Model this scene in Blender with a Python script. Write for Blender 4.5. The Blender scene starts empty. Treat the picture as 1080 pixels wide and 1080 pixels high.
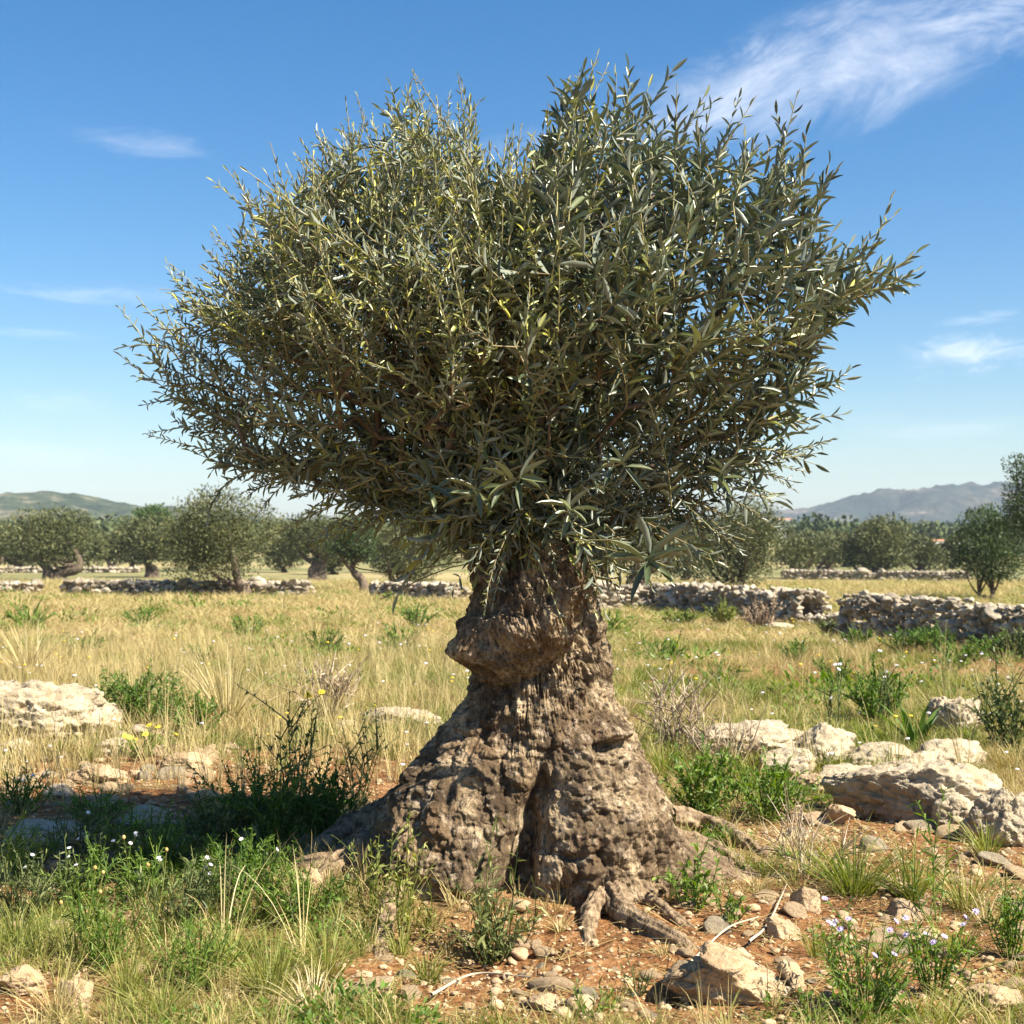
import bpy, math, random
import numpy as np
from mathutils import Vector

random.seed(7)
RNG = np.random.default_rng(7)
S = bpy.context.scene
COL = S.collection
PI = math.pi

# ------------------------------------------------------------------ camera
F = 1500.0                      # focal length in photograph pixels (50 mm on 36 mm, 1080 px)
CAMZ = 1.5
PITCH = math.atan(20.0 / F)
cam_d = bpy.data.cameras.new('camera')
cam = bpy.data.objects.new('camera', cam_d)
COL.objects.link(cam)
cam.location = (0, 0, CAMZ)
cam.rotation_euler = (PI / 2 + PITCH, 0, 0)
cam_d.lens = 50.0
cam_d.sensor_width = 36.0
cam_d.clip_start = 0.05
cam_d.clip_end = 20000
cam_d.dof.use_dof = True
cam_d.dof.focus_distance = 5.7
cam_d.dof.aperture_fstop = 6.3
S.camera = cam

# ------------------------------------------------------------------ sky, sun, exposure
SUN_EL = math.radians(47)
SUN_AZ = math.radians(-27)      # angle in the ground plane from +X (right); negative = towards the camera
sun_to = Vector((math.cos(SUN_EL) * math.cos(SUN_AZ), math.cos(SUN_EL) * math.sin(SUN_AZ), math.sin(SUN_EL)))
sd = bpy.data.lights.new('sun', 'SUN')
sd.energy = 5.0
sd.angle = math.radians(0.5)
sd.color = (1.0, 0.92, 0.78)
so = bpy.data.objects.new('sun', sd)
COL.objects.link(so)
so.rotation_euler = sun_to.to_track_quat('Z', 'Y').to_euler()

W = bpy.data.worlds.new('World')
S.world = W
W.use_nodes = True
S.view_settings.view_transform = 'Standard'
S.view_settings.look = 'None'
S.view_settings.gamma = 1.0
S.view_settings.exposure = 1.42


class NT:
    """small node helper"""
    def __init__(s, tree):
        s.t = tree

    def n(s, kind, **kw):
        nd = s.t.nodes.new(kind)
        for k, v in kw.items():
            setattr(nd, k, v)
        return nd

    def l(s, a, b):
        s.t.links.new(a, b)

    def val(s, sock, v):
        if hasattr(v, 'is_output') or isinstance(v, bpy.types.NodeSocket):
            s.l(v, sock)
        else:
            sock.default_value = v

    def math(s, op, a, b=None, c=None, clamp=False):
        nd = s.n('ShaderNodeMath', operation=op, use_clamp=clamp)
        s.val(nd.inputs[0], a)
        if b is not None:
            s.val(nd.inputs[1], b)
        if c is not None:
            s.val(nd.inputs[2], c)
        return nd.outputs[0]

    def noise(s, vec, scale, detail=3, rough=0.5, dist=0.0):
        nd = s.n('ShaderNodeTexNoise')
        nd.inputs['Scale'].default_value = scale
        nd.inputs['Detail'].default_value = detail
        nd.inputs['Roughness'].default_value = rough
        nd.inputs['Distortion'].default_value = dist
        if vec is not None:
            s.l(vec, nd.inputs['Vector'])
        return nd.outputs['Fac']

    def ramp(s, fac, stops, interp='LINEAR'):
        nd = s.n('ShaderNodeValToRGB')
        cr = nd.color_ramp
        cr.interpolation = interp
        while len(cr.elements) < len(stops):
            cr.elements.new(0.5)
        for e, (p, c) in zip(cr.elements, stops):
            e.position = p
            e.color = (c, c, c, 1) if isinstance(c, (int, float)) else (c[0], c[1], c[2], 1)
        s.l(fac, nd.inputs[0])
        return nd.outputs[0]

    def mix(s, f, a, b, blend='MIX'):
        nd = s.n('ShaderNodeMix', data_type='RGBA', blend_type=blend)
        s.val(nd.inputs[0], f)
        for i, v in ((6, a), (7, b)):
            if isinstance(v, (tuple, list)):
                v = (v[0], v[1], v[2], 1)
            s.val(nd.inputs[i], v)
        return nd.outputs[2]


def build_world():
    W.node_tree.nodes.clear()
    N = NT(W.node_tree)
    out = N.n('ShaderNodeOutputWorld')
    bg = N.n('ShaderNodeBackground')
    sky = N.n('ShaderNodeTexSky', sky_type='NISHITA')
    sky.sun_disc = False
    sky.sun_elevation = SUN_EL
    sky.sun_rotation = math.atan2(sun_to.x, sun_to.y)
    sky.altitude = 200
    sky.air_density = 1.0
    sky.dust_density = 0.7
    sky.ozone_density = 3.0
    tc = N.n('ShaderNodeTexCoord')
    sp = N.n('ShaderNodeSeparateXYZ')
    N.l(tc.outputs['Generated'], sp.inputs[0])
    x, y, z = sp.outputs
    ysafe = N.math('MAXIMUM', y, 0.05)
    u = N.math('DIVIDE', x, ysafe)
    v = N.math('DIVIDE', z, ysafe)
    front = N.math('GREATER_THAN', y, 0.05)
    cmb = N.n('ShaderNodeCombineXYZ')
    N.l(u, cmb.inputs[0]); N.l(v, cmb.inputs[1])
    uv = cmb.outputs[0]
    # wisps of cirrus: centre (photo px), half length, half width (px), tilt, opacity
    clouds = [(900, 55, 330, 95, 22, 1.0, 0), (780, 95, 160, 60, 28, 0.9, 1), (1020, 20, 230, 60, 12, 1.0, 11), (1030, 372, 95, 28, 4, 1.0, 2),
              (150, 150, 130, 24, -8, 0.30, 3), (90, 308, 140, 20, -3, 0.40, 4), (70, 424, 90, 16, -3, 0.45, 5),
              (40, 352, 90, 8, -3, 0.3, 6), (30, 480, 130, 22, 0, 0.35, 7), (560, 150, 90, 22, 8, 0.28, 8),
              (1000, 450, 200, 26, 0, 0.25, 9), (1040, 335, 60, 10, 8, 0.4, 10)]
    total = None
    for (px, py, a, b, tilt, op, sd_) in clouds:
        mp = N.n('ShaderNodeMapping', vector_type='TEXTURE')
        mp.inputs['Location'].default_value = ((px - 540) / F, (560 - py) / F, 0)
        mp.inputs['Rotation'].default_value = (0, 0, math.radians(tilt))
        mp.inputs['Scale'].default_value = (a / F, b / F, 1)
        N.l(uv, mp.inputs['Vector'])
        q = mp.outputs[0]
        # warp for a ragged edge
        ad = N.n('ShaderNodeVectorMath', operation='ADD'); ad.inputs[1].default_value = (sd_ * 7.3, sd_ * 3.1, 0)
        N.l(q, ad.inputs[0])
        sc = N.n('ShaderNodeVectorMath', operation='MULTIPLY')
        sc.inputs[1].default_value = (1.0, 0.75, 1)
        N.l(ad.outputs[0], sc.inputs[0])
        n1 = N.noise(sc.outputs[0], 1.5, 10, 0.68, 0.7)
        ln = N.n('ShaderNodeVectorMath', operation='LENGTH')
        N.l(q, ln.inputs[0])
        fall = N.math('SUBTRACT', 1.0, ln.outputs['Value'])
        s = N.math('MULTIPLY_ADD', n1, 2.6, -1.35)
        m = N.math('ADD', N.math('MULTIPLY', fall, 0.95), s)
        mr = N.n('ShaderNodeMapRange', interpolation_type='SMOOTHSTEP')
        N.l(m, mr.inputs[0]); mr.inputs[1].default_value = 0.0; mr.inputs[2].default_value = 1.6
        g = N.math('MULTIPLY', mr.outputs[0], N.math('MULTIPLY', op, N.math('MAXIMUM', N.math('MINIMUM', N.math('MULTIPLY_ADD', fall, 1.2, 0.5), 1.0), 0.0)))
        total = g if total is None else N.math('MAXIMUM', total, g)
    total = N.math('MULTIPLY', total, front)
    col = N.mix(N.math('MULTIPLY', total, 0.78), sky.outputs[0], (8.2, 8.4, 8.8))
    hs = N.n('ShaderNodeHueSaturation')
    hs.inputs['Saturation'].default_value = 1.36
    N.l(col, hs.inputs['Color'])
    N.l(hs.outputs[0], bg.inputs['Color'])
    bg.inputs['Strength'].default_value = 0.060
    N.l(bg.outputs[0], out.inputs['Surface'])


build_world()

# ------------------------------------------------------------------ placing helpers
cp, sp_ = math.cos(PITCH), math.sin(PITCH)


def at(px, py, Y):
    """point at distance Y in front of the camera seen at photo pixel px, py"""
    a = (px - 540) / F
    b = -(py - 540) / F
    d = np.array([a, cp - b * sp_, sp_ + b * cp])
    d = d / d[1]
    return np.array([0, 0, CAMZ]) + d * Y


# ------------------------------------------------------------------ numpy noise
_perm = np.random.default_rng(3).permutation(256).astype(np.int64)
_perm = np.concatenate([_perm, _perm, _perm])
_gr = np.random.default_rng(4).normal(size=(256, 3))
_gr /= np.linalg.norm(_gr, axis=1)[:, None]


def pn(p):
    """gradient noise about -1..1, p (n,3)"""
    i = np.floor(p).astype(np.int64)
    f = p - i
    i &= 255
    w = f * f * f * (f * (f * 6 - 15) + 10)
    out = np.zeros(len(p))
    for a in (0, 1):
        wa = w[:, 0] if a else 1 - w[:, 0]
        pa = _perm[i[:, 0] + a]
        for b in (0, 1):
            wb = w[:, 1] if b else 1 - w[:, 1]
            pb = _perm[pa + ((i[:, 1] + b) & 255)]
            for c in (0, 1):
                wc = w[:, 2] if c else 1 - w[:, 2]
                h = _perm[pb + ((i[:, 2] + c) & 255)] & 255
                g = _gr[h]
                d = g[:, 0] * (f[:, 0] - a) + g[:, 1] * (f[:, 1] - b) + g[:, 2] * (f[:, 2] - c)
                out += wa * wb * wc * d
    return out * 1.5


def fbm(p, oct=4, gain=0.5, lac=2.03):
    o = np.zeros(len(p)); a = 1.0; s = 0
    for k in range(oct):
        o += a * pn(p * lac ** k + 17.3 * k); s += a; a *= gain
    return o / s


_jt = np.random.default_rng(5).random((256, 3))


def worley(p):
    """F1, F2 distances"""
    i = np.floor(p).astype(np.int64)
    f1 = np.full(len(p), 9.0); f2 = np.full(len(p), 9.0)
    for a in (-1, 0, 1):
        for b in (-1, 0, 1):
            for c in (-1, 0, 1):
                q = i + np.array([a, b, c])
                h = _perm[(_perm[(_perm[q[:, 0] & 255] + q[:, 1]) & 255] + q[:, 2]) & 255] & 255
                d = np.linalg.norm(q + 0.1 + 0.8 * _jt[h] - p, axis=1)
                f2 = np.minimum(f2, np.maximum(f1, d))
                f1 = np.minimum(f1, d)
    return f1, f2


def cellrand(p):
    """random value of the nearest cell"""
    i = np.floor(p).astype(np.int64)
    f1 = np.full(len(p), 9.0); o = np.zeros(len(p))
    for a in (-1, 0, 1):
        for b in (-1, 0, 1):
            for c in (-1, 0, 1):
                q = i + np.array([a, b, c])
                h = _perm[(_perm[(_perm[q[:, 0] & 255] + q[:, 1]) & 255] + q[:, 2]) & 255] & 255
                d = np.linalg.norm(q + 0.1 + 0.8 * _jt[h] - p, axis=1)
                m = d < f1
                f1 = np.where(m, d, f1); o = np.where(m, h / 255.0, o)
    return o


def vec3(x, y, z=0.0):
    x = np.asarray(x, float); y = np.asarray(y, float)
    return np.stack([x, y, np.zeros_like(x) + z], 1)


def sstep(a, b, x):
    t = np.clip((x - a) / (b - a), 0, 1)
    return t * t * (3 - 2 * t)


# ------------------------------------------------------------------ mesh helpers
def mesh_obj(name, V, Fs, mat, parent=None, attrs=None, smooth=True, loc=None):
    """V (n,3); Fs: array (m,k) or list of such arrays; loc: object origin"""
    V = np.asarray(V, np.float64)
    if loc is not None:
        V = V - np.asarray(loc)
    if not isinstance(Fs, list):
        Fs = [Fs]
    Fs = [np.asarray(f, np.int32) for f in Fs if len(f)]
    me = bpy.data.meshes.new(name)
    me.vertices.add(len(V))
    me.vertices.foreach_set('co', V.astype(np.float32).ravel())
    tot = sum(f.size for f in Fs)
    me.loops.add(tot)
    me.loops.foreach_set('vertex_index', np.concatenate([f.ravel() for f in Fs]))
    starts = []; o = 0
    for f in Fs:
        starts.append(o + np.arange(len(f)) * f.shape[1]); o += f.size
    st = np.concatenate(starts)
    me.polygons.add(len(st))
    me.polygons.foreach_set('loop_start', st.astype(np.int32))
    me.update(calc_edges=True)
    me.validate()
    me.polygons.foreach_set('use_smooth', np.full(len(me.polygons), smooth))
    for k, a in (attrs or {}).items():
        at_ = me.attributes.new(k, 'FLOAT', 'POINT')
        at_.data.foreach_set('value', np.asarray(a, np.float32))
    if mat is not None:
        me.materials.append(mat)
    ob = bpy.data.objects.new(name, me)
    COL.objects.link(ob)
    if parent is not None:
        ob.parent = parent
    if loc is not None and parent is None:
        ob.location = loc
    return ob


def tag(o, label=None, cat=None, group=None, kind=None):
    if label: o['label'] = label
    if cat: o['category'] = cat
    if group: o['group'] = group
    if kind: o['kind'] = kind
    return o


def thing(name, label, cat, loc, group=None):
    o = bpy.data.objects.new(name, None)
    COL.objects.link(o)
    o.location = loc
    o.empty_display_size = 0.1
    return tag(o, label, cat, group)


def basis(d, up):
    """rows -> matrices (n,3,3) whose columns are side, dir, normal"""
    d = d / np.maximum(np.linalg.norm(d, axis=1), 1e-9)[:, None]
    s = np.cross(d, up)
    l = np.linalg.norm(s, axis=1)[:, None]
    s = np.where(l < 1e-4, np.array([1.0, 0, 0]), s / np.maximum(l, 1e-9))
    n = np.cross(s, d)
    return np.stack([s, d, n], 2)


def inst(tv, tf, M, L):
    """instances of a template: M (n,3,3), L (n,3)"""
    n, k = len(L), len(tv)
    V = np.einsum('nij,kj->nki', M, tv) + L[:, None, :]
    Fo = tf[None] + (np.arange(n) * k)[:, None, None]
    return V.reshape(-1, 3), Fo.reshape(-1, tf.shape[1])


class Bag:
    def __init__(s):
        s.V = []; s.F = []; s.T = []; s.n = 0

    def add(s, V, F_, T=None):
        s.V.append(V); s.F.append(F_ + s.n); s.n += len(V)
        s.T.append(np.zeros(len(V)) if T is None else np.asarray(T, float))

    def obj(s, name, mat, parent=None, loc=None, smooth=True):
        V = np.concatenate(s.V)
        q = [f for f in s.F if f.shape[1] == 4]; t = [f for f in s.F if f.shape[1] == 3]
        Fs = ([np.concatenate(q)] if q else []) + ([np.concatenate(t)] if t else [])
        return mesh_obj(name, V, Fs, mat, parent, {'tint': np.concatenate(s.T)}, smooth, loc)


def tube(P, R, sides=6, bag=None, T=0.0, wob=0.0, seed=0):
    """tapered tube along the points"""
    P = np.asarray(P, float); R = np.asarray(R, float)
    n = len(P)
    t = np.gradient(P, axis=0)
    t /= np.maximum(np.linalg.norm(t, axis=1), 1e-9)[:, None]
    ref = np.array([0, 0, 1.0]) if abs(t[0][2]) < 0.9 else np.array([1.0, 0, 0])
    a = np.linspace(0, 2 * PI, sides, endpoint=False)
    V = []
    u = np.cross(ref, t[0]); u /= np.linalg.norm(u)
    for i in range(n):
        u = u - t[i] * np.dot(u, t[i]); u /= max(np.linalg.norm(u), 1e-9)
        w = np.cross(t[i], u)
        r = R[i] * np.ones(sides)
        V.append(P[i] + (np.cos(a) * r)[:, None] * u + (np.sin(a) * r)[:, None] * w)
    V = np.concatenate(V)
    if wob:
        c = np.repeat(P, sides, 0)
        V = c + (V - c) * (1 + wob * fbm(V * (0.5 / max(R.mean(), 1e-3)) + seed, 3))[:, None]
    i = np.arange(n - 1)[:, None] * sides; j = np.arange(sides)[None]
    jn = (j + 1) % sides
    Fq = np.stack([i + j, i + jn, i + sides + jn, i + sides + j], 2).reshape(-1, 4)
    if bag is not None:
        bag.add(V, Fq, np.full(len(V), T)); return
    return V, Fq


def spline(P, n):
    """Catmull-Rom through the rows of P"""
    P = np.asarray(P, float)
    Q = np.vstack([2 * P[0] - P[1], P, 2 * P[-1] - P[-2]])
    t = np.linspace(0, len(P) - 1 - 1e-6, n)
    k = t.astype(int); f = (t - k)[:, None]
    a, b, c, d = Q[k], Q[k + 1], Q[k + 2], Q[k + 3]
    return 0.5 * ((2 * b) + (c - a) * f + (2 * a - 5 * b + 4 * c - d) * f ** 2 + (3 * b - a - 3 * c + d) * f ** 3)


# ------------------------------------------------------------------ materials
def new_mat(name):
    m = bpy.data.materials.new(name)
    m.use_nodes = True
    m.node_tree.nodes.clear()
    N = NT(m.node_tree)
    out = N.n('ShaderNodeOutputMaterial')
    return m, N, out


def principled(N, out, col, rough=0.8, spec=0.3, bump=None, bstr=0.5, bdist=0.01):
    p = N.n('ShaderNodeBsdfPrincipled')
    N.val(p.inputs['Base Color'], col if not isinstance(col, tuple) else (*col, 1))
    N.val(p.inputs['Roughness'], rough)
    p.inputs['Specular IOR Level'].default_value = spec
    if bump is not None:
        b = N.n('ShaderNodeBump')
        b.inputs['Strength'].default_value = bstr
        b.inputs['Distance'].default_value = bdist
        N.l(bump, b.inputs['Height'])
        N.l(b.outputs[0], p.inputs['Normal'])
    N.l(p.outputs[0], out.inputs['Surface'])
    return p


def leaf_mat(name, stops, trans=0.3, rough=0.5, spec=0.4, under=None, tcol=None):
    """stops: colour ramp over the per-leaf attribute tint; under: colour of the leaf's underside"""
    m, N, out = new_mat(name)
    a = N.n('ShaderNodeAttribute', attribute_name='tint')
    c = N.ramp(a.outputs['Fac'], stops)
    if under is not None:
        g = N.n('ShaderNodeNewGeometry')
        c2 = N.mix(g.outputs['Backfacing'], c, under)
    else:
        c2 = c
    p = N.n('ShaderNodeBsdfPrincipled')
    N.l(c2, p.inputs['Base Color'])
    p.inputs['Roughness'].default_value = rough
    p.inputs['Specular IOR Level'].default_value = spec
    if trans > 0:
        tr = N.n('ShaderNodeBsdfTranslucent')
        hs = N.n('ShaderNodeHueSaturation')
        hs.inputs['Saturation'].default_value = 1.25
        hs.inputs['Value'].default_value = 1.3
        N.l(c, hs.inputs['Color'])
        N.l(hs.outputs[0], tr.inputs['Color'])
        mx = N.n('ShaderNodeMixShader')
        mx.inputs[0].default_value = trans
        N.l(p.outputs[0], mx.inputs[1]); N.l(tr.outputs[0], mx.inputs[2])
        N.l(mx.outputs[0], out.inputs['Surface'])
    else:
        N.l(p.outputs[0], out.inputs['Surface'])
    return m


M = {}
M['olive_leaf'] = leaf_mat('olive_leaf', [(0, (0.022, 0.034, 0.017)), (0.35, (0.055, 0.076, 0.036)), (0.62, (0.155, 0.175, 0.066)), (0.85, (0.38, 0.38, 0.10)), (1, (0.48, 0.46, 0.08))],
                           trans=0.10, rough=0.36, spec=0.55, under=(0.22, 0.245, 0.185))
M['far_leaf'] = leaf_mat('far_leaf', [(0, (0.030, 0.038, 0.014)), (0.5, (0.095, 0.105, 0.038)), (1, (0.29, 0.28, 0.12))], trans=0.08, rough=0.6, spec=0.25)
M['pine_leaf'] = leaf_mat('pine_leaf', [(0, (0.04, 0.07, 0.015)), (0.5, (0.08, 0.13, 0.03)), (1, (0.13, 0.19, 0.05))], trans=0.2, rough=0.6, spec=0.2)
M['dark_leaf'] = leaf_mat('dark_leaf', [(0, (0.03, 0.05, 0.018)), (0.5, (0.06, 0.09, 0.03)), (1, (0.14, 0.17, 0.07))], trans=0.2, rough=0.5, spec=0.3)
M['wood_leaf'] = leaf_mat('wood_leaf', [(0, (0.045, 0.065, 0.028)), (0.5, (0.08, 0.105, 0.045)), (1, (0.15, 0.16, 0.08))], trans=0.0, rough=0.8, spec=0.1)
M['straw'] = leaf_mat('straw', [(0, (0.22, 0.155, 0.06)), (0.4, (0.38, 0.30, 0.125)), (0.8, (0.54, 0.45, 0.22)), (1, (0.66, 0.57, 0.35))], trans=0.22, rough=0.6, spec=0.25)
M['grass'] = leaf_mat('grass', [(0, (0.055, 0.085, 0.016)), (0.4, (0.13, 0.17, 0.03)), (0.75, (0.25, 0.265, 0.065)), (1, (0.40, 0.38, 0.13))], trans=0.35, rough=0.5, spec=0.3)
M['herb'] = leaf_mat('herb', [(0, (0.05, 0.10, 0.018)), (0.5, (0.11, 0.19, 0.03)), (1, (0.22, 0.30, 0.06))], trans=0.35, rough=0.5, spec=0.3)
M['grey_herb'] = leaf_mat('grey_herb', [(0, (0.045, 0.070, 0.022)), (0.5, (0.095, 0.125, 0.04)), (1, (0.23, 0.25, 0.09))], trans=0.3, rough=0.5, spec=0.3)
M['dry_twig'] = leaf_mat('dry_twig', [(0, (0.20, 0.14, 0.09)), (0.5, (0.36, 0.27, 0.18)), (1, (0.5, 0.42, 0.3))], trans=0.0, rough=0.8, spec=0.2)
M['olive_twig'] = leaf_mat('olive_twig', [(0, (0.10, 0.075, 0.045)), (0.5, (0.22, 0.17, 0.09)), (1, (0.38, 0.34, 0.15))], trans=0.0, rough=0.75, spec=0.2)
M['white_petal'] = leaf_mat('white_petal', [(0, (0.75, 0.72, 0.76)), (1, (0.88, 0.86, 0.86))], trans=0.3, rough=0.6)
M['lilac_petal'] = leaf_mat('lilac_petal', [(0, (0.50, 0.38, 0.62)), (1, (0.70, 0.60, 0.80))], trans=0.3, rough=0.6)
M['yellow_petal'] = leaf_mat('yellow_petal', [(0, (0.75, 0.55, 0.03)), (1, (0.85, 0.70, 0.08))], trans=0.3, rough=0.6)
M['seed_head'] = leaf_mat('seed_head', [(0, (0.45, 0.27, 0.08)), (1, (0.62, 0.42, 0.16))], trans=0.0, rough=0.8)


def mat_bark():
    m, N, out = new_mat('bark')
    tc = N.n('ShaderNodeTexCoord'); o = tc.outputs['Object']
    mp = N.n('ShaderNodeMapping'); mp.inputs['Scale'].default_value = (1, 1, 0.3); N.l(o, mp.inputs[0])
    st = N.noise(mp.outputs[0], 34, 6, 0.65, 0.6)
    big = N.noise(o, 5.5, 4, 0.6)
    fine = N.noise(o, 60, 5, 0.7)
    c = N.ramp(big, [(0.34, (0.062, 0.040, 0.023)), (0.48, (0.19, 0.135, 0.078)), (0.62, (0.46, 0.355, 0.22))])
    c = N.mix(N.ramp(st, [(0.36, 1.0), (0.52, 0.0)]), c, (0.05, 0.036, 0.023))
    # pale lichen spots
    li = N.noise(o, 17, 5, 0.6)
    c = N.mix(N.ramp(li, [(0.55, 0.0), (0.64, 0.65)]), c, (0.46, 0.37, 0.26))
    c = N.mix(N.ramp(fine, [(0.38, 0.75), (0.52, 0.0)]), c, (0.07, 0.048, 0.032))
    rd = N.noise(o, 3.1, 3, 0.5)
    c = N.mix(N.ramp(rd, [(0.5, 0.0), (0.75, 0.3)]), c, (0.30, 0.18, 0.09))
    a = N.n('ShaderNodeAttribute', attribute_name='tint')   # old smooth wood where the bark has worn off
    c = N.mix(N.math('MULTIPLY', a.outputs['Fac'], 0.7), c, (0.33, 0.235, 0.15))
    vo = N.n('ShaderNodeTexVoronoi'); vo.inputs['Scale'].default_value = 42; N.l(mp.outputs[0], vo.inputs['Vector'])
    b = N.math('ADD', N.math('MULTIPLY', st, 1.0), N.math('MULTIPLY', fine, 0.55))
    b = N.math('ADD', b, N.math('MULTIPLY', vo.outputs['Distance'], 0.6))
    principled(N, out, c, 0.9, 0.15, b, 1.0, 0.018)
    return m


M['bark'] = mat_bark()


def mat_simple_bark(name, c0, c1, scale=12):
    m, N, out = new_mat(name)
    tc = N.n('ShaderNodeTexCoord'); o = tc.outputs['Object']
    mp = N.n('ShaderNodeMapping'); mp.inputs['Scale'].default_value = (1, 1, 0.3); N.l(o, mp.inputs[0])
    st = N.noise(mp.outputs[0], scale, 5, 0.6)
    principled(N, out, N.ramp(st, [(0.35, c0), (0.65, c1)]), 0.9, 0.15, st, 1.0, 0.03)
    return m


M['far_bark'] = mat_simple_bark('far_bark', (0.06, 0.045, 0.03), (0.20, 0.15, 0.11))
M['root'] = mat_simple_bark('root', (0.09, 0.058, 0.032), (0.36, 0.265, 0.165), 30)


def mat_rock(name, warm=0.0, scale=1.0):
    m, N, out = new_mat(name)
    tc = N.n('ShaderNodeTexCoord'); o = tc.outputs['Object']
    big = N.noise(o, 4 * scale, 5, 0.6)
    lich = N.noise(o, 9 * scale, 7, 0.68, 0.4)
    fine = N.noise(o, 45 * scale, 6, 0.65)
    ca = (0.35, 0.275, 0.18); cb = (0.55, 0.46, 0.32)
    if warm:
        ca = (0.33, 0.21, 0.11); cb = (0.56, 0.42, 0.26)
    c = N.ramp(big, [(0.3, ca), (0.6, cb)])
    c = N.mix(N.ramp(lich, [(0.53, 0.0), (0.63, 0.6 if not warm else 0.25)]), c, (0.16, 0.14, 0.11))
    sp = N.noise(o, 23 * scale, 5, 0.7)
    c = N.mix(N.ramp(sp, [(0.60, 0.0), (0.67, 0.85)]), c, (0.055, 0.05, 0.042))
    org = N.noise(o, 6.3 * scale, 4, 0.6)
    c = N.mix(N.ramp(org, [(0.58, 0.0), (0.7, 0.45)]), c, (0.50, 0.27, 0.10))
    b = N.math('ADD', fine, N.math('MULTIPLY', lich, 1.2))
    principled(N, out, c, 0.92, 0.15, b, 1.0, 0.02 / scale)
    return m


M['rock'] = mat_rock('rock')
M['warm_rock'] = mat_rock('warm_rock', 1.0, 1.6)
M['pebble'] = mat_rock('pebble', 1.0, 3.0)


def mat_wall_stone():
    m, N, out = new_mat('wall_stone')
    tc = N.n('ShaderNodeTexCoord'); o = tc.outputs['Object']
    a = N.n('ShaderNodeAttribute', attribute_name='tint')
    c = N.ramp(a.outputs['Fac'], [(0, (0.20, 0.165, 0.12)), (0.5, (0.37, 0.31, 0.225)), (1, (0.55, 0.47, 0.35))])
    n = N.noise(o, 6, 5, 0.6)
    c = N.mix(N.ramp(n, [(0.5, 0.0), (0.62, 0.6)]), c, (0.17, 0.15, 0.12))
    principled(N, out, c, 0.95, 0.1, N.noise(o, 20, 5, 0.6), 1.0, 0.03)
    return m


M['wall_stone'] = mat_wall_stone()


def mat_ground():
    m, N, out = new_mat('ground')
    tc = N.n('ShaderNodeTexCoord'); o = tc.outputs['Object']
    n1 = N.noise(o, 1.3, 5, 0.6)
    n2 = N.noise(o, 9, 6, 0.65)
    n3 = N.noise(o, 60, 5, 0.7)
    soil = N.ramp(n2, [(0.3, (0.11, 0.050, 0.021)), (0.5, (0.25, 0.118, 0.046)), (0.7, (0.40, 0.225, 0.10))])
    litter = N.ramp(n3, [(0.35, (0.12, 0.075, 0.035)), (0.5, (0.27, 0.20, 0.09)), (0.65, (0.44, 0.34, 0.17))])
    cov = N.n('ShaderNodeAttribute', attribute_name='cover')
    c = N.mix(N.math('MULTIPLY', cov.outputs['Fac'], N.ramp(n1, [(0.3, 0.5), (0.6, 1.0)])), soil, litter)
    peb = N.n('ShaderNodeTexVoronoi'); peb.inputs['Scale'].default_value = 38; N.l(o, peb.inputs['Vector'])
    pmask = N.math('LESS_THAN', peb.outputs['Distance'], 0.26)
    pc = N.mix(N.math('MULTIPLY', pmask, N.ramp(n2, [(0.5, 0.0), (0.58, 0.6)])), c, (0.55, 0.43, 0.30))
    # far land: broad fields of dry grass and dull green
    f1 = N.noise(o, 0.018, 5, 0.6)
    farc = N.ramp(f1, [(0.38, (0.115, 0.13, 0.05)), (0.52, (0.30, 0.26, 0.12)), (0.64, (0.46, 0.34, 0.18))])
    far = N.n('ShaderNodeAttribute', attribute_name='far')
    c = N.mix(far.outputs['Fac'], pc, farc)
    b = N.math('ADD', N.math('MULTIPLY', n2, 2.0), n3)
    b = N.math('ADD', b, N.math('MULTIPLY', peb.outputs['Distance'], -0.8))
    principled(N, out, c, 0.95, 0.1, b, 0.9, 0.02)
    return m


M['ground'] = mat_ground()


def mat_hill(name, stops, sc):
    m, N, out = new_mat(name)
    tc = N.n('ShaderNodeTexCoord'); o = tc.outputs['Object']
    n = N.noise(o, sc, 8, 0.68)
    principled(N, out, N.ramp(n, stops), 1.0, 0.0, N.noise(o, sc * 3, 6, 0.7), 1.0, 12)
    return m


M['blue_hill'] = mat_hill('blue_hill', [(0.42, (0.02, 0.032, 0.022)), (0.54, (0.065, 0.065, 0.045)), (0.66, (0.24, 0.19, 0.14))], 0.010)
M['green_hill'] = mat_hill('green_hill', [(0.40, (0.035, 0.055, 0.022)), (0.54, (0.08, 0.10, 0.045)), (0.66, (0.32, 0.27, 0.17))], 0.03)
mm, N_, o_ = new_mat('whitewash'); principled(N_, o_, (0.82, 0.80, 0.75), 0.9); M['whitewash'] = mm
mm, N_, o_ = new_mat('roof_tile'); principled(N_, o_, (0.42, 0.20, 0.11), 0.9); M['roof_tile'] = mm
mm, N_, o_ = new_mat('dark_opening'); principled(N_, o_, (0.03, 0.03, 0.035), 0.4); M['dark_opening'] = mm

# ------------------------------------------------------------------ the ground
TX, TY = 0.04, 6.2              # the old olive's foot
_ys = np.array([-4000, 0, 12, 20, 32, 47, 80, 131, 220, 4000.])
_zs = np.array([0.0, 0, 0, -0.10, -0.36, -0.72, -1.35, -2.0, -2.2, -2.2])
_yy = np.linspace(-10, 400, 1641)
_zz = np.interp(_yy, _ys, _zs)
_k = np.hanning(41); _k /= _k.sum()
_zz = np.concatenate([np.full(20, _zz[0]), np.convolve(_zz, _k, 'valid'), np.full(20, _zz[-1])])


def zbase(y):
    return np.interp(y, _yy, _zz)


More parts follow.
